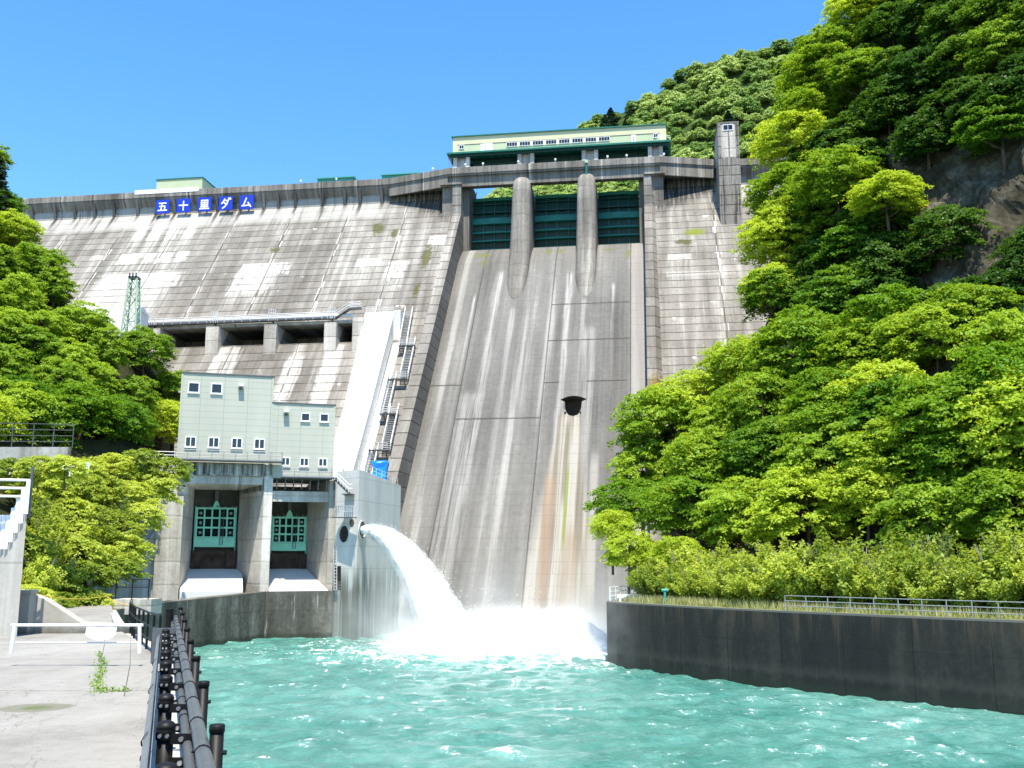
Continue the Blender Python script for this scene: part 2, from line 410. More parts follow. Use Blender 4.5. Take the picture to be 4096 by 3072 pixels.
def cover_mat():
    M = Mat("white_cover_concrete", .8, .2); x, y, z = M.xyz()
    st = M.noise(M.vec(M.mul(x, .9), 0.0, M.mul(z, .03)), 1, 5, .6); fine = M.noise(M.vec(x, y, z), 1.2, 5, .65)
    c = M.ramp(M.addv(M.mul(st, .7), M.mul(fine, .3)), [(.34, (.46, .445, .41)), (.5, (.62, .61, .575)), (.64, (.72, .71, .68))])
    fz = M.m2('ABSOLUTE', M.addv(M.m2('FRACT', M.mul(z, 1 / 3.1)), -.5))
    return M.color(M.mix(M.mul(M.step(fz, .48, .495), .55), c, (.25, .24, .22))).m
m_cover = cover_mat()
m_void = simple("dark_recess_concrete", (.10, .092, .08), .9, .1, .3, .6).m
m_bark = simple("bark", (.10, .08, .06), .95, .1, .4, 5, 0, .6).m
m_barkp = simple("pale_bark", (.24, .21, .17), .95, .1, .4, 5, 0, .6).m
m_pylon = simple("pale_green_steel", (.44, .58, .42), .5, .3, .15, 3).m
m_roofg = simple("green_roof_sheet", (.06, .30, .23), .5, .3, .1, .8).m
m_apron = simple("pale_apron_concrete", (.66, .65, .62), .9, .2, .06, .3).m
m_house = simple("pale_green_render", (.58, .565, .37), .8, .2, .05, .3).m
m_house2 = simple("grey_green_render", (.46, .51, .34), .8, .2, .06, .3).m

def cladding():
    M = Mat("pale_green_cladding", .5, .35); x, y, z = M.xyz()
    n = M.noise(M.vec(M.mul(x, .4), M.mul(y, .4), M.mul(z, .08)), 1, 5)
    rown = M.noise(M.vec(M.m2('FLOOR', M.mul(x, .32)), M.m2('FLOOR', M.mul(z, 1.15)), 2.0), 1, 1)
    c = M.ramp(M.addv(M.mul(n, .6), M.mul(rown, .4)), [(.3, (.395, .395, .33)), (.7, (.485, .48, .405))])
    fz = M.m2('ABSOLUTE', M.addv(M.m2('FRACT', M.mul(z, 1.15)), -.5))
    fx = M.m2('ABSOLUTE', M.addv(M.m2('FRACT', M.mul(M.addv(x, 100.4), .32)), -.5))
    c = M.mix(M.mul(M.step(fz, .455, .48), .55), c, (.20, .235, .185))
    c = M.mix(M.mul(M.step(fx, .485, .494), .8), c, (.22, .28, .23))
    return M.color(c).m
m_clad = cladding()

def ribbed_stain():
    M = Mat("weathered_beam_concrete", .9, .2); x, y, z = M.xyz()
    st = M.noise(M.vec(M.mul(x, 1.6), M.mul(y, 1.6), M.mul(z, .10)), 1, 6, .7)
    fine = M.noise(M.vec(x, y, z), 2.5, 6, .7)
    c = M.ramp(M.addv(M.mul(st, .75), M.mul(fine, .25)), [(.40, (.06, .054, .045)), (.48, (.30, .28, .24)), (.58, (.55, .52, .46)), (.7, (.70, .67, .61))])
    return M.color(c).bump(fine, .5, .05).m
m_ribstain = ribbed_stain()

def new_concrete():
    M = Mat("new_grey_concrete", .85, .25); x, y, z = M.xyz()
    n = M.noise(M.vec(M.mul(x, .5), M.mul(y, .5), M.mul(z, .05)), 1, 5); b = M.noise(M.vec(x, y, z), .25, 4)
    pan = M.noise(M.vec(M.m2('FLOOR', M.mul(M.addv(x, y), .4)), 1.0, M.m2('FLOOR', M.mul(z, .33))), 1, 1)
    c = M.ramp(M.addv(M.mul(n, .4), M.addv(M.mul(b, .35), M.mul(pan, .25))), [(.36, (.52, .505, .475)), (.64, (.70, .685, .65))])
    fz = M.m2('ABSOLUTE', M.addv(M.m2('FRACT', M.mul(z, .33)), -.5))
    c = M.mix(M.mul(M.step(fz, .485, .496), .5), c, (.17, .17, .16))
    wet = M.mul(M.step(M.noise(M.vec(M.mul(x, .9), M.mul(y, .9), M.mul(z, .04)), 1, 5, .6), .36, .56), M.step(z, 10.5, 6.5))
    c = M.mix(M.mul(M.step(M.addv(z, M.mul(n, 3.0)), 8.6, 7.0), .6), c, (.13, .12, .09))
    c = M.mix(M.mul(wet, .85), c, (.085, .085, .06))
    return M.color(c).m
m_new = new_concrete()

def pool_wall(name, dark, mid, pale, amt, panel=0):
    M = Mat(name, .7, .35); x, y, z = M.xyz()
    st = M.noise(M.vec(M.mul(x, .33), M.mul(y, .33), M.mul(z, .045)), 1, 6, .62)
    st2 = M.noise(M.vec(M.mul(x, 1.6), M.mul(y, 1.6), M.mul(z, .10)), 1, 5, .65)
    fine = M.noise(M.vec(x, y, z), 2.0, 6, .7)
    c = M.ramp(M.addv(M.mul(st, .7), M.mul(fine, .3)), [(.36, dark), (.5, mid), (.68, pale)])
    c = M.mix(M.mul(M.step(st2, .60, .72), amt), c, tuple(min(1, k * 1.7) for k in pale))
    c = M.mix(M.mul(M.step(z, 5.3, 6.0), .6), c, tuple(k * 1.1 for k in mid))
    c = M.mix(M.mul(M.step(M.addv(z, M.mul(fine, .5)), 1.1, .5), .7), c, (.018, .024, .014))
    if panel:
        fp = M.m2('ABSOLUTE', M.addv(M.m2('FRACT', M.mul(M.addv(x, M.mul(y, -.9)), 1 / panel)), -.5))
        c = M.mix(M.mul(M.step(fp, .488, .496), .8), c, (.004, .004, .004))
        c = M.mix(M.mul(M.step(M.addv(z, M.mul(st2, .9)), 1.4, 1.8), M.mul(M.step(M.addv(z, M.mul(st2, .9)), 2.6, 1.8), .22)), c, (.085, .08, .062))
        c = M.mix(M.mul(M.mul(M.step(z, 3.6, 5.9), M.step(st2, .46, .62)), .6), c, (.075, .052, .030))
        c = M.mix(M.mul(M.step(z, 5.93, 5.98), .8), c, (.16, .15, .125))
    f2 = M.m2('ABSOLUTE', M.addv(M.m2('FRACT', M.mul(z, .28)), -.5))
    c = M.mix(M.mul(M.step(f2, .48, .496), .35), c, tuple(k * .4 for k in dark))
    return M.color(c).bump(fine, .4, .04).m
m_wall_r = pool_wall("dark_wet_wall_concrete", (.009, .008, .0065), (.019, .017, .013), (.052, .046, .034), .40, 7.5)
m_wall_l = pool_wall("streaked_wall_concrete", (.030, .028, .022), (.085, .08, .066), (.27, .255, .22), .6)
m_retain = pool_wall("pale_retaining_concrete", (.30, .28, .24), (.38, .355, .305), (.48, .455, .40), .12)

def paving():
    M = Mat("walkway_concrete", .92, .2); x, y, z = M.xyz()
    b = M.noise(M.vec(x, M.mul(y, .5), z), .22, 5, .6, .6); f = M.noise(M.vec(x, y, z), 3.5, 7, .75); g = M.noise(M.vec(x, y, z), 26, 3, .6)
    c = M.ramp(M.addv(M.addv(M.mul(b, .55), M.mul(f, .25)), M.mul(g, .2)), [(.37, (.165, .154, .135)), (.47, (.235, .223, .20)), (.6, (.305, .293, .268))])
    cr = M.m2('ABSOLUTE', M.addv(M.noise(M.vec(x, M.mul(y, .6), 3.0), .16, 5, .62, 1.5), -.5))
    c = M.mix(M.mul(M.step(cr, .0035, .0012), .55), c, (.13, .12, .10))
    st = M.noise(M.vec(M.mul(x, .9), M.mul(y, .35), 7.0), .7, 6, .7)
    c = M.mix(M.mul(M.step(st, .56, .68), .38), c, (.20, .188, .16))
    # slab joints and a damp hollow
    for d0 in (20.1, 27.4):
        d = M.m2('ABSOLUTE', M.addv(y, M.addv(-d0, M.mul(M.addv(f, -.5), .15))))
        c = M.mix(M.mul(M.step(d, .06, .02), .7), c, (.12, .11, .08))
    dx = M.mul(M.addv(x, 8.05), 1 / .62); dy = M.mul(M.addv(y, -17.6), 1 / .62)
    d = M.addv(M.m2('SQRT', M.addv(M.mul(dx, dx), M.mul(dy, dy))), M.mul(M.addv(f, -.5), .5))
    c = M.mix(M.mul(M.step(d, 1.0, .85), .72), c, (.13, .13, .085))
    c = M.mix(M.mul(M.step(d, .55, .25), .7), c, (.085, .11, .03))
    return M.color(c).bump(M.addv(f, M.mul(g, .5)), .25, .01).m
m_pave = paving()

def ground_mat(name, a, b, c3, scale):
    M = Mat(name, .95, .1); x, y, z = M.xyz()
    n = M.noise(M.vec(x, y, z), scale, 7, .65); k = M.noise(M.vec(x, y, z), scale * 6, 5, .7)
    return M.color(M.ramp(M.addv(M.mul(n, .6), M.mul(k, .4)), [(.36, a), (.5, b), (.64, c3)])).bump(k, .8, .3).m
m_soil = ground_mat("forest_floor", (.012, .012, .006), (.028, .03, .012), (.05, .05, .022), .2)
m_rock = ground_mat("mossy_cliff_rock", (.022, .020, .013), (.060, .053, .036), (.15, .138, .105), .16)
m_grassy = ground_mat("grassy_bank", (.06, .09, .015), (.14, .18, .04), (.30, .28, .14), .5)
m_farhill = ground_mat("far_forest_floor", (.02, .035, .010), (.035, .06, .015), (.06, .09, .025), .08)
m_bed = ground_mat("river_bed", (.05, .08, .07), (.08, .11, .09), (.12, .14, .12), .1)
m_stone = ground_mat("pale_stone", (.25, .25, .23), (.42, .41, .39), (.6, .59, .56), 1.5)

def leaf_mat(name, a, b, trans=.52, spread=.26, clump=.35):
    m = bpy.data.materials.new(name); m.use_nodes = True
    M = Mat.__new__(Mat); M.m = m; M.t = m.node_tree; M.bsdf = M.t.nodes["Principled BSDF"]; M._co = None
    oi = M.n("ShaderNodeObjectInfo").outputs["Random"]
    n = M.noise(M.co(), clump, 3); n2 = M.noise(M.co(), 2.3, 3)
    f = M.addv(M.addv(M.mul(n, .55), M.mul(n2, .35)), M.mul(M.addv(oi, -.5), spread * 2))
    c = M.ramp(f, [(.28, a), (.62, b)])
    d = M.n("ShaderNodeBsdfDiffuse"); M.put(d.inputs[0], c)
    t = M.n("ShaderNodeBsdfTranslucent"); M.put(t.inputs[0], M.mix(1.0, c, (1.25, 1.15, .55), 'MULTIPLY'))
    g = M.n("ShaderNodeBsdfGlossy"); g.inputs["Roughness"].default_value = .45; g.inputs[0].default_value = (.8, .85, .8, 1)
    x = M.n("ShaderNodeMixShader"); x.inputs[0].default_value = trans
    M.t.links.new(d.outputs[0], x.inputs[1]); M.t.links.new(t.outputs[0], x.inputs[2])
    x2 = M.n("ShaderNodeMixShader"); x2.inputs[0].default_value = .012
    M.t.links.new(x.outputs[0], x2.inputs[1]); M.t.links.new(g.outputs[0], x2.inputs[2])
    out = [q for q in M.t.nodes if q.type == 'OUTPUT_MATERIAL'][0]
    M.t.links.new(x2.outputs[0], out.inputs[0])
    M.t.nodes.remove(M.bsdf)
    return m
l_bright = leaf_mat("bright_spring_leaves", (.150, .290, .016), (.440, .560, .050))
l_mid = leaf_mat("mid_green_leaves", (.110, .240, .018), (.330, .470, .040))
l_dark = leaf_mat("shaded_green_leaves", (.036, .100, .014), (.120, .230, .024))  # the cliff's shade is put into this darker leaf colour
l_fir = leaf_mat("dark_conifer_needles", (.025, .055, .038), (.06, .11, .065), .15)
l_bush = leaf_mat("yellow_green_bush_leaves", (.235, .325, .040), (.500, .585, .090))
l_far = leaf_mat("hillside_leaves", (.185, .315, .085), (.410, .530, .190), .35, .26, .12)
l_grass = leaf_mat("dry_grass_blades", (.18, .26, .06), (.48, .46, .24), .35)
# ------------------------------------------------------------------ the dam (u along the crest, v downstream)
R = random.Random(7)
dam = thing('dam', 'huge weathered grey concrete dam with a gated spillway in its middle', 'dam', (0, 0, 0), DAM)
def fv(z): return -1.5 + .78 * (100 - z)              # the sloping face
def cv(z): return 3 + .8 * (86 - z)                   # the spillway chute
def cut(o, shapes):
    import bmesh
    dg = bpy.context.evaluated_depsgraph_get()
    for k, sh in enumerate(shapes):
        c = sh.build('cutter', None)
        c.parent = o.parent
        bpy.context.view_layer.update()
        md = o.modifiers.new('b%d' % k, 'BOOLEAN'); md.operation = 'DIFFERENCE'; md.solver = 'EXACT'; md.object = c
        bpy.context.view_layer.update()
        dg = bpy.context.evaluated_depsgraph_get()
        me = bpy.data.meshes.new_from_object(o.evaluated_get(dg))
        o.modifiers.clear(); old = o.data; o.data = me; me.name = o.name
        bpy.data.meshes.remove(old); bpy.data.objects.remove(c)
prof = [(12, -3), (10, 104.4), (1.5, 104.4), (1.5, 100), (-fv(-3), -3)]
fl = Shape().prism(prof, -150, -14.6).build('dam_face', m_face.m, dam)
slots = [(-72.8, -62.2), (-58.9, -49.0), (-45.9, -35.6), (-32.6, -29.3)]
cut(fl, [Shape().box(a, b, -36, -22, 56.2, 59.9) for a, b in slots])
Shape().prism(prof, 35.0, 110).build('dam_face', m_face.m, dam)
# back walls of the slots are darker old concrete already (same mesh); pilasters stand between them
for a, b, z1 in [(-74.3, -72.6, 60.2), (-62.0, -59.1, 60.2), (-48.8, -46.0, 60.2), (-35.4, -32.7, 60.2), (-29.2, -26.9, 61.0)]:
    Shape().prism([(-34.6, 53.6), (-34.6, z1), (-27, z1), (-27, 53.6)], a, b).build('pilaster', m_pilaster.m, dam, bevel=.06)
# crest parapet, deck and the bridge flare across the spillway
path = [(-150, 0), (-31.5, 0), (-24, 2.0), (-15.5, 4.5), (36.5, 4.5), (43, 2.6), (49.5, 0.6), (56, 0), (110, 0)]
def strip(v_in, z0, z1, lead=0.0, pts=path):
    rings = []
    for u, v in pts: rings.append([(u, -v - lead, z0), (u, -v - lead, z1), (u, v_in, z1), (u, v_in, z0)])
    return Shape().loft(rings)
rings = [[(u, -v, 104.35), (u, -v, 106.0), (u, -v + .45, 106.0), (u, -v + .45, 104.35)] for u, v in path]
Shape().loft(rings).build('parapet', m_crest.m, dam, bevel=.05)
strip(9.9, 103.9, 104.34, -.25, path[:4]).build('crest_deck', m_crest.m, dam)
strip(2.2, 103.9, 104.34, -.25, path[3:5]).build('crest_deck', m_crest.m, dam)
strip(9.9, 103.9, 104.34, -.25, path[4:]).build('crest_deck', m_crest.m, dam)
# sloping soffit under the overhang, left and right of the bridge
for a, b in ((-150, -31.6), (56.2, 110)):
    Shape().prism([(.26, 103.9), (1.5, 103.9), (1.5, 102.2)], a, b).build('soffit', m_crest.m, dam)
# brackets
for u in [-130.2, -123.5, -117.9, -112.2, -106.7, -100.0, -94.9, -89.7, -82.8, -77.8, -71.5, -65.1, -61.2, -56.6, -49.4, -43.4, -39.4, -33.6, 58.5, 64.5, 70.5]:
    Shape().prism([(.12, 103.88), (1.52, 103.88), (1.52, 99.8)], u - .28, u + .28).build('bracket', m_crest.m, dam)
# bridge girders and flare beams
for v_off, z0, z1, uu in ((.9, 101.3, 103.88, path[3:5]), (5.4, 102.6, 103.88, path[3:5])):
    Shape().loft([[(u, -v + v_off, z0), (u, -v + v_off, z1), (u, -v + v_off + .8, z1), (u, -v + v_off + .8, z0)] for u, v in uu]).build('bridge_girder', m_crest.m, dam)
for seg in (path[1:4], path[4:7]):
    Shape().loft([[(u, -v + .35, 101.4), (u, -v + .35, 103.88), (u, -v + 1.0, 103.88), (u, -v + 1.0, 101.4)] for u, v in seg]).build('flare_beam', m_crest.m, dam)
    Shape().loft([[(u, -v + 1.02, 102.6), (u, -v + 1.02, 103.88), (u, 2.2, 103.88), (u, 2.2, 102.6)] for u, v in seg]).build('flare_soffit', m_crest.m, dam)
# spillway chute
pts = [(-9, 60), (-9, 86.0), (-4.5, 86.45), (-3, 86.5), (-1.2, 86.3), (.6, 85.7), (2.2, 84.8), (3.7, 83.7), (5.4, 82.3)]
pts = [(-v, z) for v, z in pts] + [(-cv(z), z) for z in (80.5, 70, 60, 50, 40, 30, 20, 10, -3)] + [(-cv(-3) + 30, -3)]
ch = Shape().prism(pts, -12.0, 32.5).build('spillway_chute', m_chute.m, dam)
cap = [(15.2, 41.75), (15.9, 42.15), (16.7, 42.5), (17.8, 42.65), (18.9, 42.5), (19.8, 42.15), (20.5, 41.75), (19.55, 41.3), (19.5, 39.8), (19.2, 38.9), (18.7, 38.3), (17.9, 38.1), (17.1, 38.3), (16.6, 38.9), (16.2, 39.8), (16.15, 41.3)]
cut(ch, [Shape().prism(cap, -60, -32, 'y'), Shape().prism([(-cv(z) - 1, z) for z in (8, 39)] + [(-cv(z) + .55, z) for z in (39, 8)], 16.2, 19.5)])
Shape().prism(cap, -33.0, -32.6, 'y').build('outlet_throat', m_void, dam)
# piers with rounded noses that lean into the chute
for uc in (3.0, 18.8):
    rings = []
    def nose(v, w, z, back):
        ring = [(uc + w * math.cos(t), -(v - w + w * math.sin(t)), z) for t in np.linspace(0, math.pi, 13)]
        return [(uc + w, back, z)] + ring + [(uc - w, back, z)]
    lev = [(102.7, 3.6, 1.0), (102.4, 4.9, 1.6), (101.6, 5.8, 2.0), (100.2, 6.5, 2.15), (96, 7.4, 2.25), (91, 8.2, 2.32), (86, 9.2, 2.4), (82, 10.6, 2.4), (78, 12.4, 2.4), (74, 14.6, 2.3), (71, 16.0, 2.1), (69, 16.9, 1.8), (67, 17.3, 1.2)]
    for z, v, w in lev: rings.append(nose(v, w, z, 8.0))
    o = Shape().loft(rings).build('pier', m_pier.m, dam)
    for p in o.data.polygons: p.use_smooth = abs(p.normal.z) < .9 and len(p.vertices) == 4
# guide walls beside the chute
def ridge(z): return 4.3 + .81 * (94 - z)
side = [(8, 60), (8, 101.6), (-4.3, 101.6), (-4.3, 94)] + [(-ridge(z), z) for z in (80, 60, 40, 20, -3)] + [(-ridge(-3) + 40, -3)]
Shape().prism(side, -14.2, -12.02).build('guide_wall', m_guide.m, dam)
Shape().box(-17.0, -14.22, -3.0, 6, 70, 101.5).build('side_column', m_pier.m, dam)
gw = Shape()
zz = [101.6, 97.5, 94, 80, 60, 40, 20, -3]
for i in range(1):
    rg = []
    for z in zz:
        v = 4.3 if z >= 94 else ridge(z)
        vb = min(v - .5, fv(z) - 2) if z < 100 else -3
        rg.append([(32.52, -v, z), (34.3, -v, z), (36.4, -vb, z), (32.52, -vb, z)])
    gw.loft(rg)
gw.build('guide_wall', m_guide.m, dam)
Shape().box(34.5, 37.2, -3.2, 6, 70, 101.4).build('side_column', m_pier.m, dam)
Shape().box(32.6, 37.6, -4.6, 4, 101.62, 102.1).build('column_cap', m_crest.m, dam)
Shape().box(-17.3, -11.9, -4.6, 4, 101.62, 102.1).build('column_cap', m_crest.m, dam)
# backing piers inside the gate bays (abutment faces)
for a, b in ((-12.0, -10.6), (31.3, 32.5)):
    Shape().box(a, b, -1.0, 9, 84, 103.8).build('bay_side', m_crest.m, dam)

# ------------------------------------------------------------------ spillway gates
bays = [(-10.5, .72, 'leftmost'), (5.3, 16.5, 'middle'), (21.1, 31.2, 'rightmost')]
glab = ['dark teal spillway gate between the left guide wall and the left pier', 'dark teal spillway gate between the two round nosed piers', 'dark teal spillway gate between the right pier and the right guide wall']
for (a, b, _), lab in zip(bays, glab):
    g = thing('spillway_gate', lab, 'gate', ((a + b) / 2, -3.4, 86.5), DAM, 'spillway gates')
    zs = np.linspace(86.55, 100.7, 9)
    bow = lambda z: .9 * (1 - ((z - 93.8) / 7.3) ** 2)
    Shape().loft([[(a, 4.6 - bow(z), z), (b, 4.6 - bow(z), z), (b, 4.9 - bow(z), z), (a, 4.9 - bow(z), z)] for z in zs]).build('skin_plate', m_teal, g)
    for z, h, d, mm in ((100.3, .8, .6, m_teal_l), (98.9, .25, .5, m_teal), (96.6, .35, .7, m_teal), (94.2, 1.5, 1.0, m_teal_l), (91.3, .4, .95, m_teal_l), (89.2, .4, .95, m_teal_l), (86.95, .55, .9, m_teal_l)):
        n = 8
        ring = []
        for i in range(n + 1):
            u = a + (b - a) * i / n; sag = .55 * (1 - (2 * i / n - 1) ** 2)
            y1 = 4.6 - bow(z); y0 = y1 - d - sag * .6
            ring.append([(u, y0, z - h / 2), (u, y0, z + h / 2), (u, y1, z + h / 2), (u, y1, z - h / 2)])
        Shape().loft(ring).build('beam', mm, g)
    for k in (.25, .5, .75):
        u = a + (b - a) * k
        Shape().loft([[(u - .07, 4.1 - bow(z), z), (u + .07, 4.1 - bow(z), z), (u + .07, 4.6 - bow(z), z), (u - .07, 4.6 - bow(z), z)] for z in zs]).build('stiffener', m_teal_l, g)
    for sgn, u in ((-1, a + .4), (1, b - .4)):
        Shape().bar((u, 4.0, 100.8), (u + sgn * -.2, 6.0, 103.4), .12, .12).build('hoist_rope', m_steel_d, g)

# ------------------------------------------------------------------ machine house on the crest
hs = thing('gate_hoist_house', 'long pale green hoist house on stilts above the spillway gates', 'building', (12, 0, 106), DAM)
w0, w1 = -14.7, 38.2
Shape().box(w0, w1, -2.0, 6.0, 110.6, 115.0).build('wall', m_house, hs)
Shape().box(w0 - .35, w1 + .1, -2.35, 6.3, 115.0, 115.28).build('roof', m_fascia, hs)
Shape().box(w0 - 1.3, w1 + 1.1, -3.3, 6.8, 110.12, 110.55).build('canopy', m_fascia, hs)
Shape().box(w0 + 1.2, w1 - 1.6, -2.03, -1.9, 110.62, 112.95).build('lower_panel', m_house2, hs)
Shape().box(w0 + 1.2, w1 - 1.6, -2.09, -1.9, 112.86, 113.0).build('trim_strip', m_steel_d, hs)
def window(par, a, b, z0, z1, y, bars=2, fm=None, t=.12):
    s = Shape()
    s.box(a, b, y - .10, y, z0, z0 + t).box(a, b, y - .10, y, z1 - t, z1).box(a, a + t, y - .10, y, z0 + t, z1 - t).box(b - t, b, y - .10, y, z0 + t, z1 - t)
    for i in range(1, bars):
        c = a + (b - a) * i / bars
        s.box(c - t * .3, c + t * .3, y - .09, y, z0 + t, z1 - t)
    f = s.build('window', fm or m_white, par)
    Shape().box(a + t * .5, b - t * .5, y - .04, y - .005, z0 + t * .5, z1 - t * .5).build('pane', m_glass, f)
for i in range(8):
    a = -1.1 + i * 3.27
    window(hs, a, a + 2.75, 111.65, 112.8, -2.10, 4, None, .10)
    if i < 7: Shape().box(a + 2.8, a + 3.22, -2.16, -2.03, 111.6, 112.85).build('white_panel', m_white, hs)
window(hs, -13.1, -11.8, 111.75, 112.85, -2.10, 2)
window(hs, 35.1, 36.3, 111.75, 112.85, -2.10, 2)
for a, b in ((-7.6, -4.6), (29.8, 30.9)):
    d = Shape().box(a, b, -2.14, -2.03, 110.6, 112.85).build('door', m_white, hs)
    for k in ((.38, .62) if b - a > 2 else (.5,)):
        Shape().box(a + (b - a) * k - .08, a + (b - a) * k + .08, -2.18, -2.145, 110.9, 112.4).build('slot', m_steel_d, d)
for a, b in ((-14.5, -10.4), (1.7, 5.8), (17.6, 21.6), (33.7, 37.3)):
    for k in (a, b - .95):
        Shape().box(k, k + .95, -2.2, -1.2, 104.36, 109.55).build('pillar', m_pilaster.m, hs)
    Shape().box(a + .95, b - .95, -1.4, -.8, 104.36, 109.9).build('pillar_web', m_old.m, hs)
for y in (-2.6, 0.5, 4.0):
    Shape().box(w0 - .5, w1 + .5, y, y + .35, 109.55, 110.1).build('floor_girder', m_teal, hs)
for i in range(27):
    u = w0 + .5 + i * 2.0
    Shape().box(u, u + .14, -2.2, 6, 109.75, 110.1).build('floor_joist', m_teal, hs)
for a, b in ((-10.2, 1.5), (6.0, 17.4), (21.8, 33.5)):
    Shape().box(a, b, 1.2, 1.5, 106.4, 109.5).build('hoist_screen', m_teal, hs)
lad = Shape()
for u in (-15.9, -15.2): lad.tube([(u, -1.6, 105.5), (u, -1.6, 110.1)], .05)
for i in range(11): lad.tube([(-15.9, -1.6, 105.8 + i * .4), (-15.2, -1.6, 105.8 + i * .4)], .03)
lad.build('ladder', m_steel, hs)
railing(hs, m_white, [(w1 + .9, -3.0, 110.55), (w1 + .9, 6.0, 110.55)], 1.1, 1.5)
rr = Shape(); railing(hs, m_white, [(36.0, -3.1, 110.55), (w1 + .9, -3.1, 110.55)], 1.1, 1.2)
# lamps along the bridge parapet, a standpipe
for u in (-6.6, 2.2, 11.3, 28.6, 37.5, 24.0, -11.0, -19.5, -45.5, -55.0):
    v = 4.35 if -15 < u < 37 else (3.9 if u > 0 else (3.0 if u > -30 else -.15))
    l = Shape(); l.tube([(0, 0, 0), (0, 0, .45)], .07).tube([(0, 0, .45), (0, 0, .9)], .26, 8)
    o = one('parapet_lamp', m_white, 'small white round lamp standing on the dam crest parapet', 'lamp', l, group='lamps along the crest parapet')
    o.location = DAM.W(u, v, 106.0)
sp = thing('standpipe', 'green capped standpipe rising from the top of the right pier', 'pipe', (18.9, 5.2, 101.7), DAM)
Shape().tube([(18.9, -5.1, 101.6), (18.9, -5.1, 105.0)], .28, 8).build('pipe', m_teal_l, sp)
Shape().tube([(18.9, -5.1, 105.0), (18.9, -5.1, 105.7)], .45, 8).build('cap', m_pylon, sp)

# ------------------------------------------------------------------ buildings behind the parapet
b1 = thing('crest_building', 'flat topped pale green block behind the white board on the parapet', 'building', (-90.5, -5, 104.4), DAM)
Shape().box(-97.3, -84.3, 5.0, 16.0, 104.4, 111.1).build('wall', m_house2, b1)
Shape().box(-97.5, -84.1, 4.8, 16.2, 111.1, 111.35).build('roof', m_fascia, b1)
one('white_board', m_white, 'long plain white board fixed along the top of the left parapet', 'board', Shape().box(-100.5, -82.7, -.09, -.01, 105.35, 106.5), (-91.6, 0, 105.35), DAM)
for a, b, lab in ((-51.8, -42.0, 'low turquoise roofed kiosk on the crest, the left one of two'), (-34.6, -24.4, 'low turquoise roofed kiosk on the crest next to where the bridge flares out')):
    k = thing('crest_kiosk', lab, 'kiosk', ((a + b) / 2, -3, 104.4), DAM, 'turquoise kiosks on the crest')
    Shape().box(a + .2, b - .2, 3.2, 7.0, 104.4, 108.1).build('wall', m_roofg, k)
    Shape().prism([(2.9, 108.1), (2.9, 108.4), (5, 108.9), (7.3, 108.4), (7.3, 108.1)], a, b).build('roof', m_roofg, k)

# ------------------------------------------------------------------ sign boards: the dam's name, one character a board
GLYPH = {
 'five': [[(18, 82), (82, 82)], [(46, 82), (36, 18)], [(24, 54), (72, 54), (70, 18)], [(10, 17), (90, 17)]],
 'ten': [[(12, 54), (88, 54)], [(50, 90), (50, 10)]],
 'village': [[(22, 88), (78, 88), (78, 46), (22, 46), (22, 88)], [(22, 67), (78, 67)], [(50, 88), (50, 14)], [(18, 30), (82, 30)], [(10, 13), (90, 13)]],
 'da': [[(40, 90), (28, 66), (14, 50)], [(34, 76), (72, 76), (60, 42), (42, 20), (24, 8)], [(34, 58), (60, 40)], [(74, 96), (80, 84)], [(88, 98), (94, 86)]],
 'mu': [[(46, 88), (34, 52), (20, 22)], [(10, 20), (82, 24)], [(62, 48), (88, 10)]],
}
for key, uc, lab in (('five', -92.3, 'blue board with the white character 五 on the dam crest'), ('ten', -86.5, 'blue board with the white character 十 on the dam crest'), ('village', -80.7, 'blue board with the white character 里 on the dam crest'), ('da', -74.9, 'blue board with the white character ダ on the dam crest'), ('mu', -69.2, 'blue board with the white character ム on the dam crest')):
    z0, wd = 99.65, 3.75
    s = thing('sign_board', lab, 'sign', (uc, .3, z0), DAM, 'name boards of the dam')
    Shape().box(uc - wd / 2, uc + wd / 2, -.30, -.10, z0, z0 + wd).build('panel', m_blue, s, bevel=.04)
    Shape().box(uc - .2, uc + .2, -.1, 1.45, z0 + 1.2, z0 + 1.5).build('hanger', m_steel_d, s)
    t = Shape(); w = 5.6; n = 0
    for stroke in GLYPH[key]:
        for i, (p, q) in enumerate(zip(stroke[:-1], stroke[1:])):
            p, q = np.array(p, float), np.array(q, float)
            d = (q - p) / np.linalg.norm(q - p); nn = np.array([-d[1], d[0]])
            e = d * w * .8
            quad = [p - e + nn * w, q + e + nn * w, q + e - nn * w, p - e - nn * w]
            sc = lambda a: (uc + (a[0] - 50) / 100 * wd * .80, z0 + wd * .5 + (a[1] - 52) / 100 * wd * .80)
            n += 1
            t.prism([sc(a) for a in quad], -.345 - .003 * n, -.301, 'y')
    t.build('character', m_white, s)

# ------------------------------------------------------------------ elevator tower on the right
tw = thing('elevator_tower', 'tall square concrete tower with a small top window on the right of the dam', 'tower', (52.5, 9, 84), DAM)
Shape().box(49.95, 54.85, -9.0, 3.0, 80.0, 102.9).build('shaft', m_tower.m, tw)
Shape().box(50.0, 54.8, -8.9, 3.0, 102.9, 111.3).build('head', m_pilaster.m, tw)
Shape().box(49.85, 54.95, -9.05, 3.2, 111.3, 111.65).build('roof', m_crest.m, tw)
for a in (49.98, 54.1): Shape().box(a, a + .72, -9.12, -8.85, 102.9, 111.3).build('corner_strip', m_tower.m, tw)
window(tw, 51.2, 53.6, 109.5, 111.0, -8.92, 2, None, .14)
Shape().box(51.0, 52.0, -11.2, -8, 83.3, 84.1).box(52.4, 53.4, -11.0, -8, 83.4, 84.0).build('footing', m_pier.m, tw, bevel=.2)
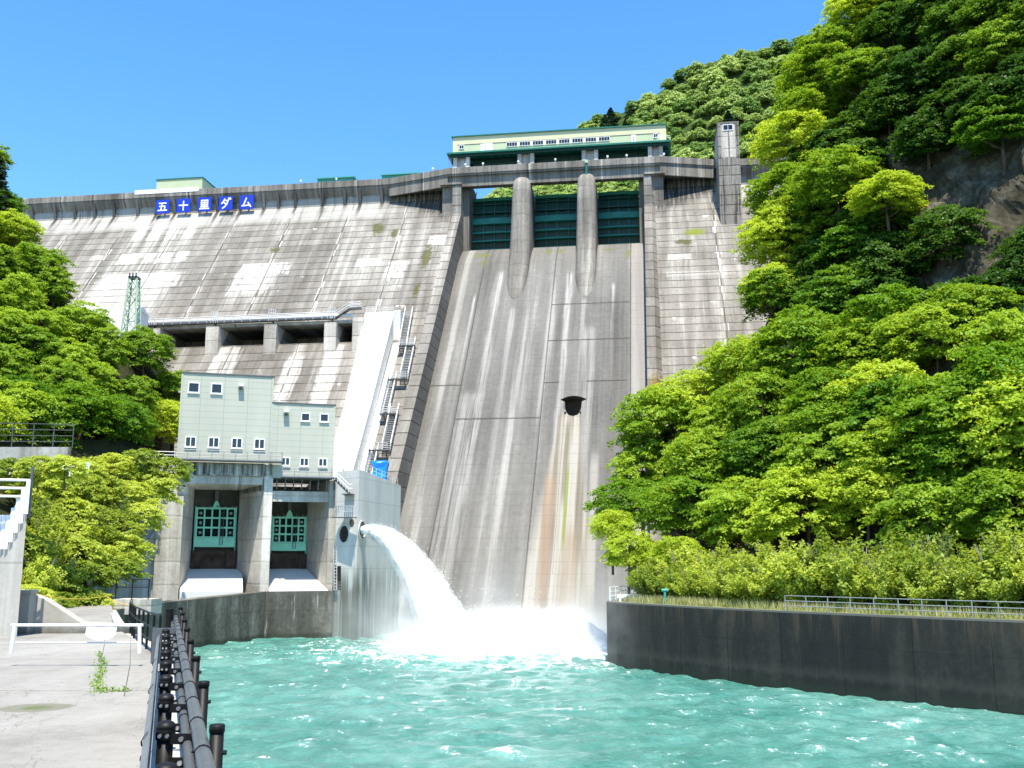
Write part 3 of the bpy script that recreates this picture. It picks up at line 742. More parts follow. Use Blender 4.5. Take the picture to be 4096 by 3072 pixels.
# ------------------------------------------------------------------ catwalk and pipe along the pilasters
cw = thing('catwalk', 'long grey steel catwalk with handrails above the row of concrete blocks on the dam face', 'walkway', (-55, 34, 61), DAM)
cpts = [(-84, -33.6, 60.9), (-60.7, -33.6, 61.0), (-47.3, -33.6, 61.1), (-33.2, -33.6, 61.1), (-30.2, -33.6, 63.0), (-27.6, -33.6, 63.1)]
Shape().loft([[(x, y - .75, z), (x, y - .75, z + .28), (x, y + .5, z + .28), (x, y + .5, z)] for x, y, z in cpts]).build('deck', m_steel_d, cw)
for dy in (-.72, .47):
    Shape().tube([(x, y + dy, z + 1.4) for x, y, z in cpts], .10).build('rail', m_steel, cw)
    Shape().tube([(x, y + dy, z + .8) for x, y, z in cpts], .08).build('rail', m_steel, cw)
for i in range(27):
    u = -84 + i * 2.0
    if u < -33.5: Shape().bar((u, -34.32, 61.05), (u, -34.32, 62.4), .11, .11).build('post', m_steel, cw)
for u in (-74.5, -60.3, -47.2, -34.0):
    s = Shape()
    for du in (-.75, -.2, .3, .8): s.bar((u + du, -34.36, 61.1), (u + du, -34.36, 63.6), .12, .12)
    for z in (62.9, 63.5): s.bar((u - .8, -34.36, z), (u + .8, -34.36, z), .1, .1)
    s.build('ladder_cage', m_steel, cw)
    Shape().box(u - .15, u + .15, -34.2, -33.4, 60.1, 61.0).build('bracket', m_steel_d, cw)
pp = Shape().tube([(-84, -33.2, 61.75), (-33.4, -33.2, 61.9), (-29.3, -33.2, 61.9)], .42, 8)
one('conduit_pipe', m_white, 'thick pale pipe running along the back of the catwalk', 'pipe', pp, (-56, 33.2, 61), DAM, smooth=True)
one('service_ledge', m_pilaster.m, 'narrow concrete ledge carrying the catwalk over the dark recesses', 'ledge', Shape().box(-84, -29.25, -33.1, -28.0, 60.25, 60.95), (-56, 33, 60.2), DAM)

# ------------------------------------------------------------------ white covered channel down the face with its stairs
H = 4.0
def housing_pt(u, z, h): return (u, -(fv(z) + h), z)
hz = thing('covered_channel', 'wide white concrete channel cover running down the left dam face', 'channel', (-24, 45, 20), DAM)
tz, bz = 62.9, 18.0
def quadring(z, ul, ur, h): return [(ul, -(fv(z) + h), z), (ur, -(fv(z) + h), z), (ur, -(fv(z) - 1), z), (ul, -(fv(z) - 1), z)]
Shape().loft([quadring(tz, -27.4, -20.9, H), quadring(40, -25.7, -20.4, H), quadring(bz, -25.2, -20.2, H)]).build('cover', m_cover, hz)
Shape().loft([quadring(55.4, -20.35, -18.9, .55), quadring(bz, -20.15, -18.6, .55)]).build('side_duct', m_white, hz)
Shape().box(-20.85, -19.3, -(fv(58) + 1.2), -(fv(62.9) - .5), 55.5, 62.9).build('head_block', m_new, hz)
railing(hz, m_steel, [(-27.2, -(fv(tz) + H) + .1, tz), (-21.2, -(fv(tz) + H) + .1, tz)], 1.3, 1.5, (1.0, .66, .33), .05)
st = thing('steel_stairway', 'zigzag galvanised steel stairway beside the white channel cover', 'stairs', (-17, 45, 20), DAM)
fl_ = [((-18.55, 63.5), (-17.9, 54.4)), ((-16.2, 55.2), (-15.9, 46.2)), ((-18.3, 46.6), (-18.1, 38.3)), ((-16.2, 39.2), (-15.9, 30.6)), ((-18.2, 30.7), (-18.0, 23.5))]
for (ua, za), (ub, zb_) in fl_:
    s = Shape(); n = 22; hh = 1.3; w = .75
    for k in range(n + 1):
        t = k / n; u, z = ua + (ub - ua) * t, za + (zb_ - za) * t
        y = -(fv(z) + hh)
        s.box(u - w, u + w, y - .16, y + .14, z, z + .05)
    a, b = np.array([ua, -(fv(za) + hh), za]), np.array([ub, -(fv(zb_) + hh), zb_])
    for du in (-w - .05, w + .05): s.bar(a + [du, 0, 0], b + [du, 0, 0], .08, .28)
    s.build('flight', m_steel, st)
    for du in (-w - .05, w + .05):
        r = Shape()
        for hgt in (.6, 1.15): r.tube([a + [du, 0, hgt], b + [du, 0, hgt]], .09)
        for k in range(7):
            p = a + (b - a) * k / 6 + [du, 0, 0]; r.bar(p, p + [0, 0, 1.15], .06, .06)
        r.build('handrail', m_white if du > 0 else m_steel, st)
for (u0, u1, z) in ((-18.6, -15.2, 54.3), (-18.9, -15.2, 46.1), (-18.8, -15.4, 38.2), (-18.9, -15.3, 30.5)):
    y = -(fv(z) + 1.3)
    Shape().box(u0, u1, y - 1.3, y - .17, z - .25, z - .02).build('landing', m_steel_d, st)
    railing(st, m_steel, [(u0, y - 1.3, z), (u1, y - 1.3, z)], 1.2, .8, (1.0, .66, .33), .04)
    s = Shape()
    for u in (u0 + .9, u1 - .4): s.bar((u, y - 1.1, z - .25), (u, y + 1.2, z - 2.2), .14, .14)
    s.build('brace', m_steel_d, st)

# ------------------------------------------------------------------ outlet works: two gate bays with gatehouses above
ow = thing('outlet_works', 'stained concrete outlet works with two deep open gate bays', 'outlet works', (2, 0, 4), OUT)
def plan(poly, z0, z1, name, mat, par=ow, **kw): return Shape().prism([(a, -v) for a, v in poly], z0, z1, 'z').build(name, mat, par, **kw)
plan([(-8.4, .3), (-5.2, .3), (-4.15, -9), (-4.15, -14), (-8.4, -14)], 3, 18.65, 'side_wall', m_old.m)
plan([(-7.2, -1.2), (-4.95, -1.2), (-4.15, -8.9), (-4.15, -14), (-7.2, -14)], 18.65, 23.2, 'side_wall', m_old.m)
plan([(5.2, .0), (6.35, .0), (6.7, -9), (6.7, -14), (2.1, -14), (2.1, -9)], 3, 23.3, 'dividing_pier', m_old.m)
plan([(14.1, .0), (14.9, .0), (14.9, -14), (11.95, -14), (11.95, -9)], 3, 21.3, 'side_wall', m_old.m)
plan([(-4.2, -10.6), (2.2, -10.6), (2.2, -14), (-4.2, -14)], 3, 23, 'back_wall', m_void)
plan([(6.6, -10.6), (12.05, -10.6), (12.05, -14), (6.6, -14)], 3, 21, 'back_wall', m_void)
# lintels, ribbed stained beams
Shape().prism([(.35, 20.45), (.35, 21.55), (8.9, 21.55), (8.9, 20.2)], -4.97, 5.19).build('lintel', m_old.m, ow)
Shape().box(-5.45, 6.36, -.02, 9, 21.57, 23.2).build('stained_beam', m_ribstain, ow)
Shape().prism([(.35, 18.2), (.35, 19.65), (8.9, 19.65), (8.9, 18.65)], 6.37, 14.09).build('lintel', m_old.m, ow)
Shape().box(6.42, 14.95, -.02, 9, 19.67, 21.25).build('stained_beam', m_ribstain, ow)
for i in range(10):
    a = -5.2 + i * 1.24
    Shape().prism([(-1.3, 23.2), (-.03, 23.2), (-.03, 21.75), (-.22, 21.75), (-.5, 22.9)], a, a + .16).build('bracket', m_steel_d, ow)
for i in range(8):
    a = 6.8 + i * 1.12
    Shape().prism([(-1.3, 21.25), (-.03, 21.25), (-.03, 19.85), (-.22, 19.85), (-.5, 21.0)], a, a + .16).build('bracket', m_steel_d, ow)
# sloping aprons
Shape().prism([(8.9, 9.05), (-.9, 6.2), (-.9, 3), (8.9, 3)], -5.0, 3.0, 'x').build('apron', m_apron, ow)
aw = ow.children[-1]
for vtx in aw.data.vertices:
    y = vtx.co.y + OFF[ow.name][1]; x = vtx.co.x + OFF[ow.name][0]
    t = (8.9 - y) / 9.8
    vtx.co.x = ((-4.16 - 1.7 * t) if x < -1 else (2.12 + 3.3 * t)) - OFF[ow.name][0]
ap = Shape().prism([(8.9, 9.05), (-.9, 6.2), (-.9, 3), (8.9, 3)], 6.4, 13, 'x').build('apron', m_apron, ow)
for vtx in ap.data.vertices:
    y = vtx.co.y + OFF[ow.name][1]; x = vtx.co.x + OFF[ow.name][0]
    t = (8.9 - y) / 9.8
    vtx.co.x = ((6.68 - .32 * t) if x < 10 else (11.97 + 2.25 * t)) - OFF[ow.name][0]
for a, b, z1 in ((-4.14, 2.09, 11.6), (6.72, 11.94, 11.2)):
    m = (b - a)
    Shape().box(a, b, 8.95, 10.5, 9.06, z1).build('sill_beam', m_rust, ow)
    for k in (a + .02, b - m * .22):
        Shape().box(k, k + m * .2, 8.55, 8.94, 9.2, z1 - .05).build('sill_block', m_rust, ow)
# battered slope left of the outlet works
plan([(-13.5, -2), (-8.45, .2), (-8.45, -6), (-13.5, -8)], 2, 6.4, 'toe_block', m_old.m)
Shape().prism([(-13.4, 6.3), (-8.42, 14.4), (-8.42, 3), (-13.4, 3)], .3, 8, 'y').build('wing_slope', m_old.m, ow)

def mint_gate(a, b, z0, z1, lab):
    g = thing('outlet_gate', lab, 'gate', ((a + b) / 2, -9.4, z0), OUT, 'mint green outlet gates')
    y = 9.35
    w = b - a; h = z1 - z0
    f = Shape(); nx, nz = 5, 3
    base = .25 * h
    f.box(a, b, y, y + .35, z0, z0 + base)
    ch_ = (h - base) / nz
    for k in range(nz + 1):
        zc = z0 + base + ch_ * k
        f.box(a, b, y, y + .5, zc - .12, zc + .12)
    for k in range(nx + 1):
        xc = a + .14 + (w - .28) * k / nx
        f.box(xc - .11, xc + .11, y + .02, y + .48, z0 + base + .13, z1 - .13)
    f.build('frame', m_mint, g)
    Shape().box(a + .1, b - .1, y + .6, y + .75, z0 + .2, z1 - .1).build('skin_plate', m_gdark, g)
    for k in (0, nx - 1):
        for j in range(nz):
            xc = a + .14 + (w - .28) * (k + .5) / nx; zc = z0 + base + ch_ * (j + .5)
            Shape().tube([(xc, y + .6, zc), (xc, y - .2, zc)], [.26, .08], 8).build('roller', m_steel, g)
    xl = a + w * .66; l = Shape()
    for du in (-.22, .22): l.tube([(xl + du, y - .12, z0 + .3), (xl + du, y - .12, z1 - .2)], .035)
    for k in range(int((h - .6) / .3)): l.tube([(xl - .22, y - .12, z0 + .4 + k * .3), (xl + .22, y - .12, z0 + .4 + k * .3)], .025)
    l.build('ladder', m_steel_d, g)
    xm = (a + b) / 2
    Shape().prism([(xm - .55, z1), (xm - .3, z1 + .75), (xm - .1, z1 + 1.05), (xm + .1, z1 + 1.05), (xm + .3, z1 + .75), (xm + .55, z1)], y + .05, y + .4, 'y').build('lifting_lug', m_mint, g)
    Shape().box(xm - .25, xm + .25, y + .1, y + .5, z1 + 1.05, z1 + 3.6).build('hoist_rod', m_steel_d, g)
    for e in (a - .12, b + .02):
        Shape().box(e, e + .10, y - .2, y + .5, z0 - 1.0, z1 + .3).build('guide_rail', m_mint, g)
    for k in range(5): Shape().box(a + w * (.12 + .19 * k), a + w * (.19 + .19 * k), y + .05, y + .3, z1 + .17, z1 + .42).build('bolt_block', m_steel_d, g)
mint_gate(-3.75, 1.75, 12.1, 17.6, 'mint green lattice gate in the wider left outlet bay')
mint_gate(6.95, 11.75, 11.6, 16.4, 'mint green lattice gate in the narrower right outlet bay')

# gatehouses
def sash(par, a, b, z0, z1, two):
    y = 0.0
    s = Shape(); t = .13
    s.box(a, b, y - .12, y, z0, z0 + t).box(a, b, y - .12, y, z1 - t, z1).box(a, a + t, y - .12, y, z0 + t, z1 - t).box(b - t, b, y - .12, y, z0 + t, z1 - t)
    if two: s.box((a + b) / 2 - .06, (a + b) / 2 + .06, y - .11, y, z0 + t, z1 - t)
    s.box(a - .05, b + .05, y - .2, y, z0 - .10, z0 - .005)
    f = s.build('window', m_white, par)
    Shape().box(a + .06, b - .06, y - .05, y - .004, z0 + .06, z1 - .06).build('pane', m_glass, f)
def gatehouse(lab, a, b, z0, z1, wins, lamp):
    g = thing('gatehouse', lab, 'building', ((a + b) / 2, 0, z0), OUT, 'gatehouses above the outlet bays')
    Shape().box(a, b, .0, 9.5, z0, z1 - .12).build('wall', m_clad, g)
    Shape().box(a - .12, b + .12, -.12, 9.62, z1 - .12, z1 + .06).build('roof', m_steel_d, g)
    for e in (a - .03, b - .22): Shape().box(e, e + .25, -.06, .2, z0, z1 - .13).build('corner_trim', m_clad, g)
    for w in wins: sash(g, *w)
    l = Shape().prism([(-.75, lamp[1] + .15), (-.75, lamp[1] + .38), (-.05, lamp[1] + .5), (-.05, lamp[1] - .1)], lamp[0] - .36, lamp[0] + .36)
    lp = l.build('wall_lamp', m_white, g)
    Shape().box(lamp[0] - .22, lamp[0] + .22, -.6, -.03, lamp[1] - .25, lamp[1] - .11).build('lens', m_glass, lp)
    return g
W1 = [(-5.45, -3.95, 32.75, 34.2, False), (-2.45, -.95, 32.75, 34.2, False)] + [(x, x + 1.45, 25.3, 26.75, True) for x in (-5.45, -2.45, .6, 3.6)]
W2 = [(9.8, 11.05, 29.4, 30.6, False), (12.4, 13.65, 29.4, 30.6, False)] + [(x, x + 1.25, 23.1, 24.3, True) for x in (7.3, 9.85, 12.4)]
gatehouse('taller pale green clad gatehouse with six windows above the left outlet bay', -6.35, 5.9, 23.3, 35.55, W1, (1.5, 33.75))
gatehouse('lower pale green clad gatehouse with five windows above the right outlet bay', 5.92, 14.5, 21.4, 31.9, W2, (7.75, 30.4))
def balcony(lab, a, b, z, ret):
    g = thing('balcony', lab, 'balcony', ((a + b) / 2, 1.0, z), OUT, 'balconies of the gatehouses')
    Shape().box(a, b, -1.5, -.13, z - .14, z).build('deck', m_steel_d, g)
    railing(g, m_rail, [(a, -1.45, z), (b, -1.45, z)] + ([(b, -.3, z)] if ret else []), 1.25, 1.55, (1.0, .62, .28), .045, .05)
    Shape().box(a, b, -1.52, -1.51, z - .02, z + .12).build('kick_plate', m_rail, g)
balcony('steel balcony with grey rails below the taller gatehouse', -6.5, 7.4, 23.55, True)
balcony('steel balcony with grey rails below the lower gatehouse', 7.45, 15.8, 21.5, True)
cu = Shape().box(-6.3, 5.85, -.12, -.02, 23.56, 24.55)
ar = thing('access_railing', 'grey railing of the access path left of the taller gatehouse', 'railing', (-12, -2, 23.5), OUT)
Shape().box(-16.5, -6.6, .8, 5, 21.8, 23.4).build('path_slab', m_old.m, ar)
railing(ar, m_white, [(-16.5, 1.0, 23.4), (-6.7, 1.0, 23.4)], 1.3, 2.4, (1.0, .66, .33), .05)

# ------------------------------------------------------------------ the newer outlet block with the jet
def wp(p): return (float(p[0]), float(p[1]))
c0 = OUT.W(14.95, 1.25, 0); c1, c2 = at(357.0, 562, 135.0), at(399.5, 562, 151.0)
z_blk = 10 + (562 - 473.5) / 1000 * 139.5
nb = thing('outlet_block', 'pale new concrete outlet block with round pipe mouths beside the spillway', 'outlet works', (c1[0], c1[1], 0))
s = Shape()
poly = [wp(c0), wp(c1), wp(c2), (wp(c2)[0] - 14, wp(c2)[1] + 6), (wp(c0)[0] + 1, wp(c0)[1] + 10)]
zt5 = [z_blk, z_blk, z_blk - 1.0, z_blk - 1.0, z_blk]
nbw = s.loft([[(p[0], p[1], -1) for p in poly], [(p[0], p[1], z) for p, z in zip(poly, zt5)]]).build('block', m_new, nb)
# left shoulder of the block is lower than the right
mid = (np.array(wp(c0)) + np.array(wp(c1))) / 2
def on_face(pa, pb, px, py, out=0.0):
    """point of the vertical face pa-pb seen at a photo pixel, pushed out of it"""
    pa, pb = np.array(pa, float), np.array(pb, float); r = ray(px, py)
    d = pb - pa; n = np.array([d[1], -d[0]]); n /= np.linalg.norm(n)
    t = ((pa - EYE[:2]) @ n) / (r[:2] @ n)
    p = EYE + r * t
    return p + np.array([n[0], n[1], 0]) * out, np.array([n[0], n[1], 0]), np.array([d[0], d[1], 0]) / np.linalg.norm(d)
def mouth(pa, pb, px, py, r, name, mat, out=.02, depth=.5, ring=True, n=20):
    p, nn, tt = on_face(pa, pb, px, py, out)
    disk = [p + tt * r * math.cos(k * 2 * math.pi / n) + np.array([0, 0, 1]) * r * math.sin(k * 2 * math.pi / n) for k in range(n)]
    o = Shape().loft([[q - nn * .01 for q in disk], disk]).build(name, mat, nb)
    if ring:
        big = [p + tt * r * 1.16 * math.cos(k * 2 * math.pi / n) + np.array([0, 0, 1]) * r * 1.16 * math.sin(k * 2 * math.pi / n) for k in range(n)]
        inn = [q + nn * .12 for q in disk]; bo = [q + nn * .12 for q in big]
        Shape().loft([big, bo, inn, disk], caps=False).build('pipe_rim', m_steel, nb)
    return p, nn, tt
mouth(wp(c0), wp(c1), 344.5, 534, 1.15, 'pipe_mouth', m_glass)
jp, jn, jt = mouth(wp(c1), wp(c2), 361.5, 530, 1.15, 'pipe_mouth', m_glass, .05)
mouth(wp(c0), wp(c1), 351.8, 523, .55, 'pipe_mouth', m_void, .02, .5, False)
p, nn, tt = on_face(wp(c0), wp(c1), 344, 573, .0)
for (x0, x1, y0, y1) in ((334.9, 341, 566, 590),):
    a1, a2 = on_face(wp(c0), wp(c1), x0 + .3, y0, .02)[0], on_face(wp(c0), wp(c1), x1, y0, .02)[0]
    b1, b2 = on_face(wp(c0), wp(c1), x0 + .3, y1, .02)[0], on_face(wp(c0), wp(c1), x1, y1, .02)[0]
    Shape().loft([[a1 - nn * .01, a2 - nn * .01, b2 - nn * .01, b1 - nn * .01], [a1, a2, b2, b1]]).build('door_recess', m_glass, nb)
s = Shape()
for (x0, x1, y0, y1) in ((396 / 1, 0, 0, 0),): pass
for k, y in enumerate(np.linspace(548, 590, 14)):
    a, _, _ = on_face(wp(c0), wp(c1), 336.0, y, .35); b, _, _ = on_face(wp(c0), wp(c1), 339.0, y, .35)
    s.tube([a, b], .04)
for x in (336.0, 339.0): s.tube([on_face(wp(c0), wp(c1), x, 546, .35)[0], on_face(wp(c0), wp(c1), x, 590, .35)[0]], .05)
s.build('ladder', m_steel, nb)
# galvanised steps and landing hanging on the left shoulder
ss = thing('access_steps', 'grey steel access steps between the lower balcony and the new outlet block', 'stairs', (c0[0], c0[1] - 1.5, 15))
s = Shape()
pa, pb = at(335.5, 480, 135.5), at(349, 493, 135)
for k in range(11):
    p = pa + (pb - pa) * k / 10; s.box(p[0] - .2, p[0] + .2, p[1] - .5, p[1] + .5, p[2] - .03, p[2] + .03)
s.bar(pa, pb, .1, .3); s.build('flight', m_steel_d, ss)
for hh in (.6, 1.15): Shape().tube([pa + [0, -.5, hh], pb + [0, -.5, hh], at(352, 493, 134.5) + [0, 0, hh]], .05).build('rail', m_steel, ss)
for k in range(6):
    p = pa + (pb - pa) * k / 5 + [0, -.5, 0]; Shape().bar(p, p + [0, 0, 1.15], .06, .06).build('post', m_steel, ss)
pl = at(344, 494, 135.5); Shape().box(pl[0] - .2, pl[0] + 1.4, pl[1] - .7, pl[1] + 2, pl[2] - .1, pl[2]).build('landing', m_steel_d, ss)
q0, q1 = at(335, 517.5, 137.5), at(354, 517.5, 133.8)
Shape().bar(q0 + [0, 0, 0], q1, 1.0, .12).build('landing', m_steel_d, ss)
railing(ss, m_steel, [q0 + [0, -.4, 0], q1 + [0, -.4, 0]], 1.5, .5, (1.0, .5), .04)
s = Shape()
for k in range(9): s.tube([at(335.5, 548 + 5 * k, 139.6), at(338.5, 548 + 5 * k, 139.6)], .04)
# parapet rail and tarpaulin on the block
tp = at(378.5, 473, 145)
bl = thing('access_fence', 'thin grey fence along the top edge of the new outlet block', 'fence', (c1[0], c1[1], z_blk))
railing(bl, m_steel, [(c0[0] + .4, c0[1] + .2, z_blk), (c1[0] - .2, c1[1] + .3, z_blk), (c2[0] - .5, c2[1], z_blk - 1.0)], 1.15, 2.2, (1.0, .55), .03, .035)
rg = random.Random(3)
tz0 = tp[2] - 2.4
s = Shape(); rings = []
for k, (z, w) in enumerate([(0, 1.0), (.4, 1.05), (.9, .96), (1.4, .95), (2.0, 1.04), (2.5, 1.14), (2.85, 1.1), (2.9, .1)]):
    rings.append([(tp[0] + w * cx * (1 + rg.uniform(-.09, .09)), tp[1] + 2 + w * cy * (1 + rg.uniform(-.09, .09)), z_blk - .6 + z) for cx, cy in ((-1, -1), (-.4, -1.08), (.2, -.95), (1, -1), (1.05, 0), (1, 1), (0, 1), (-1, 1), (-1.05, 0))])
one('tarpaulin_bundle', m_tarp, 'bright blue tarpaulin wrapped round equipment on top of the new outlet block', 'tarpaulin', s.loft(rings), (tp[0], tp[1] + 2, z_blk))
# ------------------------------------------------------------------ ground, pool walls, banks
gr = Shape().add([(-3000, -600, -4), (3000, -600, -4), (3000, 5000, -4), (-3000, 5000, -4)], [(0, 1, 2, 3)])
tag(gr.build('ground', m_bed), 'flat ground under the valley', None, None, 'structure')

# left pool wall: along the walkway, then the streaked wall below the outlet works
lw = [at(116, 610, 96), at(145, 604.5, 107), at(179, 601, 119), OUT.W(6.0, 1.2, 6.1), OUT.W(14.95, 1.2, 6.15)]
def wallof(pts, thick, z0):
    """a wall whose wet face follows pts; thickness goes to the left of the walking direction"""
    rings = []
    for i, p in enumerate(pts):
        a, b = pts[max(0, i - 1)], pts[min(len(pts) - 1, i + 1)]
        d = (np.array(b) - np.array(a))[:2]; d /= np.linalg.norm(d); n = np.array([-d[1], d[0]]) * thick
        rings.append([(p[0], p[1], z0), (p[0], p[1], p[2]), (p[0] + n[0], p[1] + n[1], p[2]), (p[0] + n[0], p[1] + n[1], z0)])
    return Shape().loft(rings)
one('pool_wall', m_wall_l, 'streaky dark concrete pool wall below the two outlet bays', 'wall', wallof(lw, 2.0, -3), tuple(lw[2] * [1, 1, 0]))
s = Shape()
for px in (140, 179, 228, 262.5):
    for a, b in zip(lw[:-1], lw[1:]):
        pass
fx = lambda d: .085 - .3405 * d                       # the guard fence line
zg = lambda d: 7.72 - .0115 * max(0, d - 5)                    # walkway level
qw = [np.array([fx(d) + .62, d, zg(d) + .02]) for d in (-6, 2, 8, 14, 20, 27)] + [np.array([-15.6, 42, 7.2]), np.array([-23.6, 62, 6.6]), lw[0]]
one('quay_wall', m_retain, 'long pale concrete quay wall under the black guard fence', 'wall', wallof(qw, .5, -3), (fx(15), 15, 0))

# right pool wall
rw = [(23.5, 140), (18.5, 124), (12.6, 112), (9.9, 106), (9.55, 103.4), (10.3, 101), (13.7, 95.2), (16.7, 90.3), (22.0, 83.2), (28.4, 75.7), (34.6, 69.2), (46, 58), (62, 44)]
rp = [np.array([x, y, 6.1]) for x, y in rw]
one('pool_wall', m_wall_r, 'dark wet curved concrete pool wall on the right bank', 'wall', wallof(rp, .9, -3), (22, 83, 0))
# coping path strip and bank behind
def offs(pts, k):
    out = []
    for i, p in enumerate(pts):
        a, b = pts[max(0, i - 1)], pts[min(len(pts) - 1, i + 1)]
        d = (np.array(b) - np.array(a))[:2]; d /= np.linalg.norm(d)
        out.append((p[0] - d[1] * k, p[1] + d[0] * k))
    return out
inner = offs(rp, .92)
bank = Shape().add([(x, y, 6.06) for x, y in inner] + [(x + 26, y + 22, 8.5) for x, y in inner], [(i, i + 1, len(inner) + i + 1, len(inner) + i) for i in range(len(inner) - 1)])
tag(bank.build('right_bank', m_grassy), 'grassy bank behind the right pool wall', None, None, 'structure')

# walkway
n = 40; vsx, fs = [], []
ds = list(np.linspace(-8, 41.5, n))
for d in ds:
    xr = fx(d) + .13 if d < 27 else fx(27) + .13 + (d - 27) * (-15.9 - fx(27) - .1) / 14.5
    vsx += [(xr, d, zg(d)), (-24, d, zg(d))]
fs = [(2 * i, 2 * i + 1, 2 * i + 3, 2 * i + 2) for i in range(n - 1)]
tag(Shape().add(vsx, fs).build('walkway', m_pave), 'pale concrete riverside walkway', None, None, 'structure')
# flat path with shallow steps beyond the low wall
s = Shape()
ys = [41.6, 46, 49, 52, 55, 58, 63, 72, 96]; zt = 7.18
for i, (a, b) in enumerate(zip(ys[:-1], ys[1:])):
    x0a, x0b = -15.7 - (a - 42) * .405, -15.7 - (b - 42) * .405
    z = zt - .17 * i
    s.prism([(x0a, a), (x0b, b), (x0b - 14, b), (x0a - 14, a)], z - 1.2, z, 'z')
tag(s.build('stepped_path', m_pave), 'shallow steps of the path beyond the low wall', None, None, 'structure')
s = Shape().add([(-40, 60, 5.2), (-24.2, 60, 5.2), (-38.6, 96, 5.2), (-41.5, 118, 5.2), (-60, 150, 5.2), (-90, 110, 5.2)], [(0, 1, 2, 3, 4)])
tag(s.build('left_bank', m_grassy), 'grassy ground on the left bank', None, None, 'structure')

# low sloping wall across the walkway
pw = [at(14, 595, 39.5), at(35, 595, 39), at(45, 598.5, 39), at(81, 622, 39), at(108, 623, 39.5), at(135, 628, 41)]
zb0 = 7.0
lowall = Shape().loft([[(p[0], p[1], zb0), (p[0], p[1], p[2]), (p[0], p[1] + .45, p[2]), (p[0], p[1] + .45, zb0)] for p in pw])
one('low_wall', m_retain, 'low pale concrete wall sloping down across the end of the walkway', 'wall', lowall, (pw[2][0], 39, 7), bevel=.03)
p0, p1 = at(20, 593, 38.8), at(34.5, 593, 38.8)
one('wall_pillar', m_retain, 'short square concrete pillar at the left end of the low wall', 'pillar', Shape().box(p0[0], p1[0], 38.45, 38.97, 7.0, p0[2] - .02).box(p0[0] - .06, p1[0] + .06, 38.4, 39.0, p0[2] - .02, p0[2] + .12), (p0[0], 38.8, 7))

# tall retaining wall on the far left with its white fence
A, B = at(27.3, 510, 37), at(8, 545, 37.3)
C = B + (B - A) * 2.2; C[2] = B[2] - .4
zt_ = [A[2], B[2], C[2]]
ret = Shape().loft([[(p[0], p[1], 6.4), (p[0], p[1], p[2]), (p[0] - .3, p[1] + .5, p[2]), (p[0] - .3, p[1] + .5, 6.4)] for p in (A, B, C)])
one('retaining_wall', m_retain, 'tall pale concrete retaining wall at the left edge under the white picket fence', 'wall', ret, (B[0], B[1], 6.4))
wf = thing('picket_fence', 'white metal fence of flat vertical pickets on the tall left retaining wall', 'fence', (A[0], A[1], A[2]))
for i in range(13):
    t = i / 12; p = A + (C - A) * t
    p[2] = A[2] + (B[2] - A[2]) * min(1, t * 3.2)
    hh = 1.1
    Shape().box(p[0] - .07, p[0] + .07, p[1] - .10, p[1] - .06, p[2] - .15, p[2] + hh).build('picket', m_white, wf)
for hh in (.25, 1.05):
    Shape().tube([A + [0, -.02, hh], B + [0, -.02, hh], C + [0, -.02, hh]], .035).build('rail', m_white, wf)
Shape().tube([A + [.02, .1, -.3], A + [.02, .1, 1.6]], .06).build('corner_post', m_steel_d, wf)
E2 = A + np.array([-4.0, -1.0, 0])
for hh in (.5, .8, 1.1): Shape().tube([A + [0, .14, hh], E2 + [-.3, 0, hh]], .05).build('rail', m_white, wf)

# white barrier with its cloth notice
ba, bb = at(11, 652, 25.3), at(139.5, 652, 25.3)
zb1 = ba[2]
br = thing('barrier', 'white tubular barrier across the walkway with a cloth notice hung on it', 'barrier', ((ba[0] + bb[0]) / 2, 25.3, zb1))
for p, q in ((ba, at(14.5, 628, 25.3)), (bb, at(139.5, 628, 25.3))):
    Shape().tube([(p[0], 25.3, zb1 - .03), (q[0], 25.3, zb1 + .62)], .045, 8).build('post', m_white, br)
Shape().tube([(ba[0] - .05, 25.3, zb1 + .64), (bb[0] + .05, 25.3, zb1 + .64)], .036, 8).build('rail', m_white, br)
Shape().tube([(ba[0] + .1, 25.3, zb1 + .22), (bb[0] - .05, 25.3, zb1 + .22)], .02, 6).build('rail', m_steel, br)
na, nbx = at(86.5, 628, 25.2), at(117, 628, 25.2)
ntc = Shape(); rg2 = random.Random(5); rings = []
for i in range(15):
    t = i / 14; x = na[0] + (nbx[0] - na[0]) * t
    drop = .17 + .14 * math.sin(t * math.pi) ** .6
    yb = 25.22 + .03 * math.sin(t * 11)
    rings.append([(x, yb - .012, zb1 + .60), (x, yb + .012, zb1 + .60), (x, yb + .012 - .05, zb1 + .60 - drop), (x, yb - .012 - .05, zb1 + .60 - drop)])
one('cloth_notice', simple("white_cloth", (.82, .82, .86), .8, .2, .05, 3).m, 'white cloth notice tied to the middle of the white barrier', 'notice', ntc.loft(rings), (na[0] + .4, 25.2, zb1))

# yellow rope from the low wall to the black fence
r0, r1, r2 = at(22, 591, 42), at(106, 596, 62), at(137, 605.5, 42.5)
rp_ = []
for i in range(9): t = i / 8; p = r0 + (r1 - r0) * t; rp_.append(p - [0, 0, .25 * math.sin(t * math.pi)])
for i in range(1, 6): t = i / 5; p = r1 + (r2 - r1) * t; rp_.append(p - [0, 0, .15 * math.sin(t * math.pi)])
one('rope', m_rope, 'yellow rope strung from the left wall over the path to the black fence', 'rope', Shape().tube(rp_, .022, 5), tuple(r1))

# black three-rail fence at the path edge
bf = thing('path_fence', 'black three-rail metal fence beside the path beyond the white barrier', 'fence', (-13.5, 36, 7.3))
fp = [np.array([-15.75, 42.2, 7.2]), np.array([-13.6, 37, 7.25]), np.array([-11.0, 31, 7.35]), np.array([-9.6, 28.0, 7.4])]
railing(bf, m_black, fp, 1.15, 2.0, (1.0, .68, .36), .03, .04)
